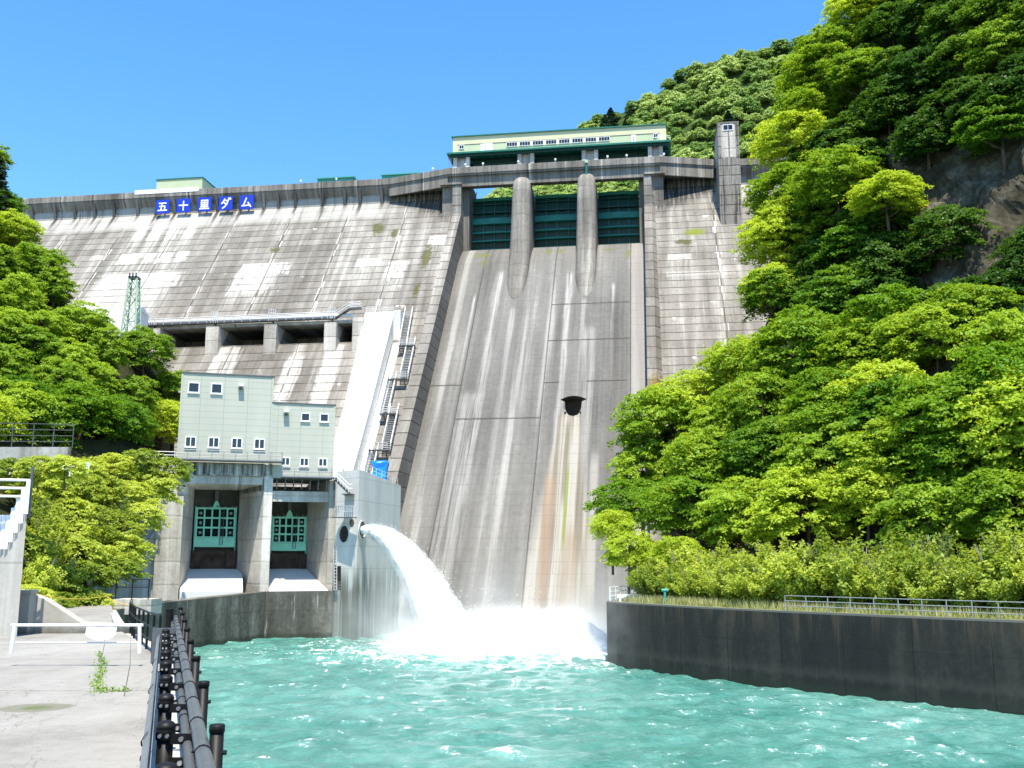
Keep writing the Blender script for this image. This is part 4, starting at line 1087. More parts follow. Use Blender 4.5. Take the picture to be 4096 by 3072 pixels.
# small box with railing on the pool wall corner
sb = thing('valve_box', 'small concrete box with a black handrail at the corner of the left pool wall', 'box', tuple(at(135, 606, 100)))
q = at(134.5, 602, 100); 
Shape().box(q[0] - 1.7, q[0] + 2.0, 99, 102, 5.0, q[2] + .3).build('box', m_old.m, sb)
railing(sb, m_black, [(q[0] - 1.6, 99.2, q[2] + .3), (q[0] + 1.6, 99.2, q[2] + .3)], 1.9, 1.6, (1.0, .6), .05, .06)

# ------------------------------------------------------------------ guard fence in the foreground
gf = thing('guard_fence', 'dark guard fence with domed posts along the walkway edge', 'fence', (fx(10), 10, zg(10)))
def gpost(d):
    x, z0 = fx(d), zg(d); zt = 10 - 1.39 + (d - 7.3) * -.006
    p = Shape().tube([(x, d, z0 - .2), (x, d, zt - .10)], .070, 16).build('post', m_black, gf, smooth=True)
    c = Shape(); prof = [(.074, -.14), (.083, -.14), (.085, -.055), (.083, -.045), (.088, -.04), (.086, -.02), (.065, .005), (.035, .018), (.001, .022)]
    c.loft([[(x + r * math.cos(k * math.pi / 10), d + r * math.sin(k * math.pi / 10), zt + h) for k in range(20)] for r, h in prof])
    c.build('cap', m_black, p, smooth=True)
    bl = Shape()
    for dx in (-.02, .045):
        for k in (-.10,): bl.tube([(x + dx, d - .078, zt + k), (x + dx, d - .102, zt + k)], .017, 8)
    bl.build('bolt', m_bolt, p)
    for k, (zz, xo) in enumerate(((zt - .13, .33), (zt - .33, .30))):
        Shape().box(x + .055, x + xo, d - .05, d - .035, zz - .045, zz + .045).build('bracket', m_black, p)
        Shape().tube([(x + .16, d - .05, zz), (x + .16, d - .075, zz)], .022, 8).build('bolt', m_bolt, p)
for i in range(-2, 9): gpost(7.3 + 1.95 * i)
prof = [(-.155, 0), (-.115, .03), (-.075, .05), (-.04, .045), (-.02, .0), (0, -.015), (.02, 0), (.04, .045), (.075, .05), (.115, .03), (.155, 0)]
rings = []
for d in np.linspace(2.0, 23.6, 24):
    x = fx(d) - .145; zc = zg(d) + .70
    rings.append([(x - o, d, zc + h) for h, o in prof] + [(x - o + .012, d, zc + h) for h, o in reversed(prof)])
Shape().loft(rings).build('guard_beam', m_beam, gf, smooth=False)
for d in (5.3, 9.2, 13.1, 17.0):
    x = fx(d) - .145; zc = zg(d) + .70
    Shape().loft([[(x - o * 1.04 - .012, dd, zc + h * 1.02) for h, o in prof] for dd in (d - .02, d + .02)], close=False, caps=False).build('beam_strap', m_black, gf)
ep = Shape(); x, d = fx(23.7), 23.7
ep.box(x - .3, x + .35, d - .02, d + .02, zg(d) + .2, zg(d) + 1.0); ep.build('end_plate', m_steel_d, gf)

pr = thing('pipe_railing', 'pair of thick dark pipes strapped to tall capped posts over the water', 'railing', (fx(12) + .42, 12, zg(12)))
for i in range(-1, 8):
    d = 8.5 + 2.95 * i
    x = fx(d) + .41; zt = 10 - 1.30 * (1 - .004 * i) - .0 * i
    p = Shape().tube([(x, d, 5.5), (x, d, zt - .03)], .057, 16).build('post', m_black, pr, smooth=True)
    Shape().loft([[(x + r * math.cos(k * math.pi / 9), d + r * math.sin(k * math.pi / 9), zt + h) for k in range(18)] for r, h in ((.06, -.06), (.063, -.06), (.063, -.008), (.055, 0), (.001, .004))]).build('cap', m_black, p, smooth=True)
    Shape().box(x - .19, x - .03, d - .03, d + .03, zt - .22, zt - .205).build('bracket', m_black, p)
    Shape().tube([(x + .05, d, zt - .22), (x + .085, d, zt - .22)], .02, 8).build('bolt', m_black, p)
for off, zo, r in ((.28, -1.42, .062), (.20, -1.58, .05)):
    Shape().tube([(fx(d) + off, d, 10 + zo - .006 * (d - 7)) for d in np.linspace(2.0, 29.6, 16)], r, 14).build('pipe', m_pipe, pr, smooth=True)
for i in range(-2, 18):
    d = 7.9 + 1.45 * i
    if d < 2.5 or d > 29: continue
    for off, zo, r in ((.28, -1.42, .066), (.20, -1.58, .054)):
        x = fx(d) + off; z = 10 + zo - .006 * (d - 7)
        Shape().tube([(x + r * math.cos(t), d, z + r * math.sin(t)) for t in np.linspace(0, 2 * math.pi, 13)], .008, 5).build('strap', m_black, pr)
tp_ = Shape(); d = 29.4; x = fx(d) + .1
one('end_post', m_black, 'stout black post with a flat cap at the far end of the guard fence', 'post', Shape().tube([(x, d, zg(d) - .2), (x, d, 8.62)], .11, 14).tube([(x, d, 8.62), (x, d, 8.68)], .125, 14), (x, d, zg(d)))

# railings on the right bank
rr1 = thing('bank_railing', 'long grey pipe railing on the right pool wall in front of the bushes', 'railing', (28.4, 76.2, 6.1))
ip = offs(rp, .35)
rpts = [(18.9 + .4, 87.6, 6.1)]
def along(poly, px): pass
seg = [(ip[8][0] + 0, ip[8][1])] + ip[9:12]
railing(rr1, m_rail, [(x, y, 6.1) for x, y in seg], 1.2, 1.9, (1.0, .66, .33), .035, .045)
rr2 = thing('corner_railing', 'short pale railing at the curved left end of the right pool wall', 'railing', (12, 110, 6.1))
railing(rr2, m_white, [(x, y, 6.1) for x, y in (ip[4], ip[3], ip[2], (15.2, 117.6))], 1.35, 1.5, (1.0, .66, .33), .035, .045)
hy = thing('hydrant', 'small blue green valve stand on the right bank beside the bushes', 'valve', tuple(at(663, 597.5, 98)))
hp = at(665, 600, 97)
Shape().tube([(hp[0], hp[1], 6.1), (hp[0], hp[1], 7.3)], .12, 8).build('stand', m_roofg, hy)
Shape().tube([(hp[0] - .3, hp[1], 7.35), (hp[0] + .3, hp[1], 7.35)], .16, 8).build('head', m_roofg, hy)
wpx = at(629, 599, 103)
one('pipe_stub', m_white, 'short white pipe lying on the coping at the end of the right pool wall', 'pipe', Shape().tube([(wpx[0] - 1.2, wpx[1], 6.5), (wpx[0] + 1.6, wpx[1], 6.5)], .28, 8).box(wpx[0] - 1, wpx[0] - .8, wpx[1] - .3, wpx[1] + .3, 6.06, 6.4).box(wpx[0] + 1.1, wpx[0] + 1.3, wpx[1] - .3, wpx[1] + .3, 6.06, 6.4), (wpx[0], wpx[1], 6.06))

# concrete wall with fence on the left slope, guard rail below it
u0, u1 = at(-12, 447, 97), at(71, 447, 104)
fwl = thing('slope_wall', 'grey concrete wall with a dark mesh fence on the left slope under the trees', 'wall', (u1[0], u1[1], u1[2] - 3))
Shape().loft([[(p[0], p[1], p[2] - 2.4), (p[0], p[1], p[2]), (p[0] - .2, p[1] + .6, p[2]), (p[0] - .2, p[1] + .6, p[2] - 2.4)] for p in (u0, u1)]).build('wall', m_old.m, fwl)
railing(fwl, m_steel_d, [u0 + [0, .3, 0], u1 + [0, .3, 0]], 2.4, 2.0, (1.0, .75, .5, .25), .045, .06)
g0, g1 = at(-12, 464, 93), at(88, 466, 102)
grd = thing('guard_rail', 'pale guard rail half hidden by bushes below the concrete wall on the left slope', 'guard rail', tuple(g0))
Shape().loft([[(p[0], p[1], p[2] - .35), (p[0], p[1], p[2] + .35), (p[0], p[1] + .1, p[2] + .35), (p[0], p[1] + .1, p[2] - .35)] for p in (g0, g1)]).build('beam', m_white, grd)
for i in range(6):
    p = g0 + (g1 - g0) * i / 5; Shape().tube([p - [0, -.2, 1.5], p + [0, .2, .4]], .08).build('post', m_white, grd)
# rocks at the end of the path
rk = random.Random(11)
for i in range(9):
    p = at(rk.uniform(84, 118), rk.uniform(596, 603), 80); r = rk.uniform(.25, .6)
    s = Shape(); rings = []
    for k, (h, w) in enumerate(((-.3, .7), (0, 1), (.35, .85), (.6, .4))):
        rings.append([(p[0] + r * w * math.cos(t) * rk.uniform(.75, 1.2), p[1] + r * w * math.sin(t) * rk.uniform(.75, 1.2), 5.4 + r * h) for t in np.linspace(0, 2 * math.pi, 8)[:-1]])
    one('rock', m_stone, 'pale rough rock in the small heap at the far end of the path', 'rock', s.loft(rings), (p[0], p[1], 5.3), group='rocks at the end of the path')

# lattice mast by the left abutment
ms = at(131, 330, 182); mt = at(131, 279, 182)
pyl = thing('lattice_mast', 'pale green steel lattice mast standing above the trees on the left abutment', 'mast', (ms[0], ms[1], ms[2] - 4))
zb_m, zt_m = ms[2] - 6, mt[2]
def mw(z): t = (z - zb_m) / (zt_m - zb_m); return 1.55 + (.75 - 1.55) * t
lv = list(np.linspace(zb_m, zt_m, 7))
for sx in (-1, 1):
    for sy in (-1, 1):
        Shape().bar((ms[0] + sx * mw(zb_m), ms[1] + sy * mw(zb_m), zb_m), (ms[0] + sx * mw(zt_m), ms[1] + sy * mw(zt_m), zt_m), .24, .24).build('leg', m_pylon, pyl)
s = Shape()
for a, b in zip(lv[:-1], lv[1:]):
    wa, wb = mw(a), mw(b)
    cs = [(-1, -1), (1, -1), (1, 1), (-1, 1)]
    for k in range(4):
        c0_, c1_ = cs[k], cs[(k + 1) % 4]
        P = lambda c, w, z: (ms[0] + c[0] * w, ms[1] + c[1] * w, z)
        s.bar(P(c0_, wa, a), P(c1_, wb, b), .11, .11); s.bar(P(c1_, wa, a), P(c0_, wb, b), .11, .11); s.bar(P(c0_, wb, b), P(c1_, wb, b), .11, .11)
s.build('bracing', m_pylon, pyl)
Shape().box(ms[0] - .9, ms[0] + .9, ms[1] - .9, ms[1] + .9, zt_m, zt_m + .35).build('top_plate', m_steel_d, pyl)
for k in (-.6, 0, .6): Shape().tube([(ms[0] + k, ms[1] - .9, zt_m + .35), (ms[0] + k, ms[1] - .9, zt_m + .9)], .16, 8).build('sheave', m_steel_d, pyl)
wb = at(112, 318, 190)
one('site_shed', m_white, 'white shed wall glimpsed behind the lattice mast and the trees', 'shed', Shape().box(wb[0] - 5, wb[0] + 4.5, 190, 197, wb[2] - 6, wb[2] + 2.0).prism([(190, wb[2] + 2.0), (193.5, wb[2] + 3.2), (197, wb[2] + 2.0)], wb[0] - 5.2, wb[0] + 4.7), (wb[0], 190, wb[2] - 6))
# ------------------------------------------------------------------ the pool
rng = np.random.default_rng(4)
def water_material():
    M = Mat("turquoise_water", .18, .5); x, y, z = M.xyz()
    big = M.noise(M.vec(M.mul(x, .05), M.mul(y, .035), 0.0), 1, 4)
    med = M.noise(M.vec(M.mul(x, .35), M.mul(y, .28), 0.0), 1, 6, .62, .6)
    c = M.ramp(M.addv(M.mul(big, .5), M.mul(med, .5)), [(.36, (.032, .158, .128)), (.5, (.080, .238, .200)), (.64, (.160, .340, .292))])
    # foam: broken streaks and flecks on the crests, denser toward where the jet lands
    dx = M.mul(M.addv(x, -1.0), 1 / 30.0); dy = M.mul(M.addv(y, -121.0), 1 / 34.0)
    near = M.step(M.m2('SQRT', M.addv(M.mul(dx, dx), M.mul(dy, dy))), 1.1, .35)
    f1 = M.noise(M.vec(M.mul(x, .42), M.mul(y, .36), 1.7), 1, 7, .66, 1.2)
    f2 = M.noise(M.vec(M.mul(x, 2.2), M.mul(y, 1.6), 4.0), 1, 6, .72, .4)
    at_ = M.n("ShaderNodeAttribute", attribute_name="crest").outputs["Fac"]
    fsum = M.addv(M.addv(M.mul(f1, .62), M.mul(f2, .38)), M.addv(M.mul(at_, .115), M.mul(near, .075)))
    foam = M.step(fsum, .600, .642)
    haze_ = M.mul(M.step(fsum, .50, .65), .25)
    c = M.mix(haze_, c, (.42, .66, .62))
    c = M.mix(foam, c, (.86, .9, .9))
    M.color(c)
    M.put(M.bsdf.inputs["Roughness"], M.addv(.16, M.mul(foam, .6)))
    h = M.addv(M.mul(M.noise(M.vec(M.mul(x, 1.7), M.mul(y, 1.3), 0.0), 1, 8, .66, .9), 1.0), M.mul(f2, .3))
    return M.bump(h, .9, .24).m
def waves(X, Y):
    Z = np.zeros_like(X); r = np.random.default_rng(12)
    for _ in range(56):
        L = 10 ** r.uniform(-.1, .82); k = 2 * np.pi / L
        a = r.normal(-1.57, .8); amp = .0095 * L ** .62
        ph = r.uniform(0, 6.28)
        w = X * np.cos(a) * k + Y * np.sin(a) * k + ph + 1.2 * np.sin(X * .13 + ph) + 1.0 * np.sin(Y * .11 + ph * 2)
        Z += amp * (2 * (1 - np.abs(np.sin(w / 2))) - .75)
    return Z
xs = np.arange(-48, 82, .55); ysw = np.concatenate([np.arange(20, 80, .45), np.arange(80, 176, .75)])
X, Y = np.meshgrid(xs, ysw)
Z = waves(X, Y)
hump = 1.0 + .9 * np.exp(-(((X + 2) / 30) ** 2 + ((Y - 121) / 26) ** 2))
Z = Z * hump + .55 * np.exp(-(((X - 2) / 17) ** 2 + ((Y - 118) / 10) ** 2))
me = bpy.data.meshes.new('water')
nx, ny = len(xs), len(ysw)
V = np.stack([X.ravel(), Y.ravel(), Z.ravel()], 1)
idx = np.arange(nx * ny).reshape(ny, nx)
Fq = np.stack([idx[:-1, :-1].ravel(), idx[:-1, 1:].ravel(), idx[1:, 1:].ravel(), idx[1:, :-1].ravel()], 1)
def fast_mesh(me, V, F):
    me.vertices.add(len(V)); me.vertices.foreach_set('co', V.astype(np.float32).ravel())
    k = F.shape[1]
    me.loops.add(F.size); me.loops.foreach_set('vertex_index', F.astype(np.int32).ravel())
    me.polygons.add(len(F)); me.polygons.foreach_set('loop_start', np.arange(0, F.size, k, dtype=np.int32))
    me.update(calc_edges=True)
fast_mesh(me, V, Fq)
at_ = me.attributes.new('crest', 'FLOAT', 'POINT')
at_.data.foreach_set('value', np.clip(Z.ravel() * 1.6, -.6, 1.0).astype(np.float32))
me.polygons.foreach_set('use_smooth', np.ones(len(Fq), bool))
wo = bpy.data.objects.new('water', me); col.objects.link(wo); me.materials.append(water_material())
tag(wo, 'choppy turquoise water of the stilling pool', None, None, 'structure')

# ------------------------------------------------------------------ jet, splash, spray
def foam_mat():
    M = Mat("white_water", .9, .1); n = M.noise(M.co(), 1.3, 6, .7)
    M.color(M.ramp(n, [(.3, (.80, .83, .84)), (.6, (.90, .91, .91))]))
    M.bsdf.inputs["Subsurface Weight"].default_value = 0.0
    return M.bump(n, .8, .3).m
m_foam = foam_mat()
J0 = np.array(jp); land = at(455, 645, 121.0); land[2] = 0.0
T = 1.75; g_ = 9.81; vxy = (land - J0)[:2] / T; vz = (0 - J0[2] + .5 * g_ * T * T) / T
def jet(t): return np.array([J0[0] + vxy[0] * t, J0[1] + vxy[1] * t, J0[2] + vz * t - .5 * g_ * t * t])
def jet_r(t): return .60 + 1.55 * t - .12 * t * t
def blob_noise(p, s, seed):
    r = np.random.default_rng(seed); v = 0
    for _ in range(9):
        k = r.normal(size=3) * s; v += np.sin(p @ k + r.uniform(0, 6.28))
    return v / 9
rings = []
for i in range(90):
    t = T * 1.02 * i / 89; c = jet(t); d = jet(t + .01) - c; d /= np.linalg.norm(d)
    a = np.cross(d, [0, 0, 1.0]); a /= np.linalg.norm(a); b = np.cross(a, d)
    ring = []
    for k in range(52):
        th = 2 * math.pi * k / 52; q = a * math.cos(th) + b * math.sin(th)
        rr = jet_r(t) * .80
        if b @ q < 0: rr *= 1 + .10 * t
        p = c + q * rr
        rr *= 1 + (.06 + .10 * t / T) * blob_noise(p, .8, 3) * 1.6 + .07 * blob_noise(p, 2.6, 5) * min(1, t + .2) + (.05 + .17 * t / T) * (blob_noise(np.array([th * 2.2, th * 1.1, t * 1.6]), 1.6, 13) + .6 * blob_noise(np.array([th * 5, th * 3, t * 2.5]), 1.5, 14))
        ring.append(c + q * rr)
    rings.append(ring)
jt_ = Shape().loft(rings)
jo = one('water_jet', m_foam, 'thick white jet of water arching from the outlet block into the pool', 'water jet', jt_, tuple(J0), smooth=True)
sl = []
for i in range(40):
    t = T * (.04 + .98 * i / 39); c = jet(t); d = jet(t + .01) - c; d /= np.linalg.norm(d)
    a = np.cross(d, [0, 0, 1.0]); a /= np.linalg.norm(a); b = np.cross(a, d)
    sl.append([c + (a * math.cos(2 * math.pi * k / 20) + b * math.sin(2 * math.pi * k / 20)) * jet_r(t) * (1.0 + .10 * t) - np.array([0, 0, .12 * jet_r(t) * t]) for k in range(20)])
JET_SLEEVE = Shape().loft(sl)
# splash mound
gx = np.linspace(-17, 17, 110); gy = np.linspace(-10, 9, 70)
cx_, cy_ = 1.0, 118.5
GX, GY = np.meshgrid(gx, gy)
h = 2.7 * np.exp(-((GX + 5.5) / 5.5) ** 2 - ((GY - 1.5) / 4.5) ** 2) + 2.2 * np.exp(-((GX - 1.5) / 5.5) ** 2 - ((GY) / 4.5) ** 2) + 1.2 * np.exp(-((GX - 8) / 6) ** 2 - ((GY + .5) / 4.5) ** 2)
P = np.stack([GX.ravel() * .9, GY.ravel() * .9, np.zeros(GX.size)], 1)
nz = sum(np.array([blob_noise(P * k, .9, 21 + i) for k, i in ((1.0, 0),)])) * .5 + blob_noise(P, 2.4, 8) * .3
h = h * (1 + 1.0 * nz.reshape(h.shape)) + .9 * np.exp(-(GX / 15) ** 4 - (GY / 8.5) ** 4) * (.6 + nz.reshape(h.shape) * 1.4) - .12
me = bpy.data.meshes.new('splash')
V = np.stack([GX.ravel(), GY.ravel(), h.ravel()], 1)
idx = np.arange(GX.size).reshape(GX.shape)
fast_mesh(me, V, np.stack([idx[:-1, :-1].ravel(), idx[:-1, 1:].ravel(), idx[1:, 1:].ravel(), idx[1:, :-1].ravel()], 1))
me.polygons.foreach_set('use_smooth', np.ones(len(me.polygons), bool))
sm = bpy.data.objects.new('splash', me); col.objects.link(sm); me.materials.append(m_foam); sm.location = (cx_, cy_, 0)
tag(sm, 'wide white churning splash where the jet strikes the pool', 'splash')
# droplets: torn from the jet and thrown up by the splash
r = np.random.default_rng(9); pts = []; sz = []
for _ in range(9000):
    t = T * r.uniform(.05, 1.0) ** .8; c = jet(t)
    p = c + r.normal(size=3) * jet_r(t) * .48
    p[2] -= abs(r.normal()) * .5 * t
    if p[2] > .1: pts.append(p); sz.append(r.uniform(.015, .045))
for _ in range(6000):
    x = r.normal(-.5, 6.5); y = r.normal(0, 4.0); top = 4.2 * math.exp(-(x / 12) ** 2)
    pts.append(np.array([cx_ + x, cy_ + y, abs(r.normal(0, .5)) * top + .1])); sz.append(r.uniform(.015, .045))
for _ in range(0):
    a = r.uniform(0, 1); pts.append(np.array([9.0 + r.normal(0, .35), 103.5 + r.normal(0, .4), abs(r.normal(0, .9)) * 1.6])); sz.append(r.uniform(.04, .12))
pts = np.array(pts); sz = np.array(sz)
tet = np.array([[1, 1, 1], [-1, -1, 1], [-1, 1, -1], [1, -1, -1]], float)
V = (pts[:, None, :] + tet[None] * sz[:, None, None]).reshape(-1, 3)
b4 = np.arange(len(pts))[:, None] * 4
F = np.concatenate([b4 + np.array(t) for t in ((0, 1, 2), (0, 3, 1), (0, 2, 3), (1, 3, 2))])
me = bpy.data.meshes.new('spray'); fast_mesh(me, V, F); me.materials.append(m_foam)
so = bpy.data.objects.new('spray', me); col.objects.link(so)
tag(so, 'white droplets thrown off the jet and the splash', None, None, 'stuff')
# strands torn along the flow
V2 = []
for _ in range(8000):
    t = T * r.uniform(.08, 1.0) ** .8; c = jet(t); d = jet(t + .02) - c; d /= np.linalg.norm(d)
    q = r.normal(size=3); q -= d * (q @ d); q /= np.linalg.norm(q)
    p = c + q * jet_r(t) * (.72 + abs(r.normal(0, .16))) - np.array([0, 0, abs(r.normal(0, .25)) * t])
    if p[2] < .1: continue
    w_ = r.uniform(.015, .05); L_ = r.uniform(.12, .5); n2 = np.cross(d, q)
    V2.append([p - d * L_, p + q * w_, p + n2 * w_, p + d * L_])
V2 = np.array(V2); b4 = np.arange(len(V2))[:, None] * 4
me = bpy.data.meshes.new('spray_strands'); fast_mesh(me, V2.reshape(-1, 3), np.concatenate([b4 + np.array(t) for t in ((0, 1, 2), (0, 3, 1), (0, 2, 3), (1, 3, 2))])); me.materials.append(m_foam)
so3 = bpy.data.objects.new('spray_strands', me); col.objects.link(so3)
tag(so3, 'thin strands of water tearing off along the jet', None, None, 'stuff')
# drifting mist: soft volumes
def mist_mat(name, dens, power=1.0, nscale=.28, off=.0):
    m = bpy.data.materials.new(name); m.use_nodes = True
    M = Mat.__new__(Mat); M.m = m; M.t = m.node_tree; M._co = None
    M.t.nodes.clear()
    out = M.n("ShaderNodeOutputMaterial"); v = M.n("ShaderNodeVolumePrincipled")
    M.t.links.new(v.outputs[0], out.inputs["Volume"])
    v.inputs["Color"].default_value = (.99, .99, .99, 1); v.inputs["Anisotropy"].default_value = .2
    ln = M.n("ShaderNodeVectorMath", operation='LENGTH'); M.put(ln.inputs[0], M.co())
    fall = M.step(ln.outputs["Value"], 1.0, .0)
    geo = M.n("ShaderNodeNewGeometry").outputs["Position"]
    nz = M.noise(geo, nscale, 4, .6)
    d = M.mul(M.m2('POWER', fall, power), M.step(nz, .30 - off, .68))
    M.put(v.inputs["Density"], M.mul(d, dens))
    return m
def mist(label, loc, size, dens, power=1.2, nscale=.28, rot=(0, 0, 0), off=0.0):
    import bmesh
    me = bpy.data.meshes.new('mist'); bm = bmesh.new(); bmesh.ops.create_icosphere(bm, subdivisions=3, radius=1.0); bm.to_mesh(me); bm.free()
    o = bpy.data.objects.new('mist', me); col.objects.link(o); o.location = loc; o.scale = size; o.rotation_euler = rot
    me.materials.append(mist_mat('mist_air', dens, power, nscale, off))
    return tag(o, label, None, None, 'stuff')
mist('white mist hanging over the splash', (1.5, 119, .3), (22, 11, 5.8), 1.15, 1.35, .3, off=.06)
mist('thin mist drifting up in front of the spillway foot', (6, 124, 3), (24, 15, 12), .055, 1.2, .15)
mj = jet(T * .62); me_ = jet(T * 1.0); ms_ = jet(T * .2)
dj = me_ - ms_; 
mist('veil of fine spray trailing below the jet', tuple(jet(T * .72) + np.array([-1.5, .5, -2.2])), (4.2, 12.0, 6.5), .16, 1.2, .4, (-.45, 0, math.atan2(-dj[0], dj[1])), .1)
mist('fine mist between the jet and the streaked pool wall', tuple(jet(T * .7) + np.array([-4, -1, -5.5])), (10, 10, 8), .09, 1.0, .2)

def sleeve_mat():
    m = bpy.data.materials.new("jet_spray_air"); m.use_nodes = True
    M = Mat.__new__(Mat); M.m = m; M.t = m.node_tree; M._co = None
    M.t.nodes.clear()
    out = M.n("ShaderNodeOutputMaterial"); v = M.n("ShaderNodeVolumePrincipled")
    M.t.links.new(v.outputs[0], out.inputs["Volume"]); v.inputs["Color"].default_value = (.99, .99, .99, 1)
    nz = M.noise(M.n("ShaderNodeNewGeometry").outputs["Position"], .9, 4, .65)
    M.put(v.inputs["Density"], M.mul(M.step(nz, .38, .66), .45))
    return m
so2 = JET_SLEEVE.build('jet_spray', sleeve_mat(), smooth=True)
tag(so2, 'fine white spray tearing off the jet', None, None, 'stuff')
mist('thin mist in front of the left end of the right pool wall', (9, 101, 2.5), (11, 6, 7), .10, 1.1, .25)
# ------------------------------------------------------------------ foliage
def leaf_mesh(name, C, N, size, rs, mat, aspect=.62):
    """one rhombic leaf spray at every centre C facing N"""
    n = len(C)
    N = N / (np.linalg.norm(N, axis=1, keepdims=True) + 1e-9)
    A = np.cross(N, rs.normal(size=(n, 3))); A /= (np.linalg.norm(A, axis=1, keepdims=True) + 1e-9)
    B = np.cross(N, A); s = size[:, None] if hasattr(size, '__len__') else size
    fold = N * s * .18
    V = np.stack([C - A * s, C + B * s * aspect - fold, C + A * s, C - B * s * aspect - fold], 1).reshape(-1, 3)
    F = np.arange(n * 4).reshape(n, 4)
    me = bpy.data.meshes.new(name); fast_mesh(me, V, F); me.materials.append(mat)
    return me
def crown_points(rs, Rr, H, npads, per, padr=(.18, .38), low=.0, flat=.045, shell=(.42, 1.0), droop=.5, sub=8, tuft=.38):
    """flat leafy boughs stacked round the crown, each bough a scatter of small tufts with gaps between them"""
    C, N = [], []
    for _ in range(npads):
        ph = rs.uniform(0, 2 * np.pi); cz = rs.uniform(-1 + low, 1); sr = math.sqrt(1 - cz * cz); rad = rs.uniform(*shell) ** .6
        o = np.array([math.cos(ph) * sr, math.sin(ph) * sr, cz])
        c = o * rad * np.array([Rr, Rr, H / 2]); pr_ = Rr * rs.uniform(*padr)
        m = max(3, int(per * rs.uniform(.7, 1.3) / sub)); r_ = pr_ * np.sqrt(rs.uniform(0, 1, m)); a = rs.uniform(0, 2 * np.pi, m)
        el = rs.uniform(.55, 1.0); ca, sa = math.cos(ph), math.sin(ph)
        ox, oy = np.cos(a) * r_, np.sin(a) * r_ * el
        off = np.stack([ox * ca - oy * sa, ox * sa + oy * ca, rs.normal(0, flat * pr_, m)], 1)
        out = np.array([ca, sa, 0]) * (.35 + .65 * sr)
        off[:, 2] -= droop * (off @ out) * (.5 + .5 * (1 - cz) / 2) + .30 * (r_ / pr_) ** 2 * pr_
        tc = c + off
        tf = tuft * rs.uniform(.7, 1.3, (m, 1, 1))
        d = rs.normal(0, 1, (m, sub, 3)) * tf * np.array([.62, .62, .20])
        d[:, :, 2] -= .35 * np.hypot(d[:, :, 0], d[:, :, 1])
        pts = (tc[:, None, :] + d).reshape(-1, 3)
        nn = np.array([o[0] * .35, o[1] * .35, .9]) + (d / tf * np.array([.45, .45, 0])).reshape(-1, 3) + rs.normal(0, .42, (m * sub, 3))
        C.append(pts); N.append(nn)
    return np.concatenate(C), np.concatenate(N)
def trunk_shape(rs, H, Rr, r0, limbs=7, root=6):
    s = Shape()
    lean = rs.normal(0, .04, 2) * H
    s.tube([(0, 0, -root - .1), (0, 0, .01)], [r0 * 1.25, r0], 8)
    tp = [np.array([lean[0] * t * t, lean[1] * t * t, H * t]) + np.array([math.sin(t * 5) * .12, math.cos(t * 4) * .12, 0]) for t in np.linspace(0, 1, 7)]
    s.tube(tp, [r0 * (1 - .8 * t) for t in np.linspace(0, 1, 7)], 8)
    for k in range(limbs):
        t = rs.uniform(.35, .9); b = tp[int(t * 6)]; ph = rs.uniform(0, 6.28); L = Rr * rs.uniform(.55, .9) * (1.15 - .5 * t)
        e = b + np.array([math.cos(ph) * L, math.sin(ph) * L, L * rs.uniform(.15, .6)]); m_ = (b + e) / 2 + np.array([0, 0, -.08 * L])
        s.tube([b, m_, e], [r0 * .42, r0 * .28, r0 * .08], 6)
    return s
def make_tree(seed, Rr, H, npads, per, leaf, lm, base, name='broadleaf_tree', tr=.32, **kw):
    """a tree whose crown centre is at z = base"""
    rs = np.random.default_rng(seed)
    root = bpy.data.objects.new(name, None); col.objects.link(root); OFF[root.name] = np.zeros(3)
    tag(root, 'tree', 'tree')
    trunk_shape(rs, base + H * .25, Rr, tr, root=0 if name == 'bush' else 6).build('trunk', m_bark, root, smooth=True)
    C, N = crown_points(rs, Rr, H, npads, per, **kw)
    C[:, 2] += base
    cr = bpy.data.objects.new('crown', leaf_mesh('crown', C, N, leaf * rs.uniform(.65, 1.25, len(C)), rs, lm)); col.objects.link(cr)
    cr.parent = root
    return root
PARK = []
def proto(*a, **k):
    o = make_tree(*a, **k); PARK.append(o); return o
T_bright = [proto(s, 6.0, 9.5, 150, 150, .20, l_bright, 8.0, low=.22) for s in (1, 2, 3, 10)]
T_mid = [proto(s, 5.0, 8.5, 125, 140, .20, l_mid, 7.0, low=.2) for s in (4, 5, 6)]
T_dark = [proto(s, 4.6, 7.5, 95, 130, .20, l_dark, 5.5, low=.15, droop=.8) for s in (7, 8, 9)]
def fir_mesh(seed):
    rs = np.random.default_rng(seed); C, N = [], []
    for lv_ in np.linspace(.06, 1, 15):
        w = (1 - lv_) ** .8 * 3.2 + .25
        for k in range(9):
            ph = rs.uniform(0, 6.28); n = 26; r_ = w * rs.uniform(.1, 1, n); sp = rs.normal(0, .16, n)
            C.append(np.stack([np.cos(ph + sp) * r_, np.sin(ph + sp) * r_, 14 * lv_ - r_ * .3 + rs.normal(0, .18, n)], 1)); N.append(rs.normal(0, .5, (n, 3)) + [math.cos(ph) * .4, math.sin(ph) * .4, .8])
    return leaf_mesh('conifer_tree', np.concatenate(C), np.concatenate(N), rs.uniform(.25, .5, sum(len(c) for c in C)), rs, l_fir, .45)
def far_mesh(seed):
    rs = np.random.default_rng(seed)
    C, N = crown_points(rs, 5.0, 8.0, 75, 70, padr=(.20, .36), low=.35, flat=.15, sub=6, tuft=.55)
    C[:, 2] += 3.0
    n0 = len(C)
    return leaf_mesh('hillside_tree', C, N, rs.uniform(.26, .48, n0), rs, l_far)
FAR = [far_mesh(s) for s in (31, 32, 33, 34)]; FIR = [fir_mesh(s) for s in (41, 42)]
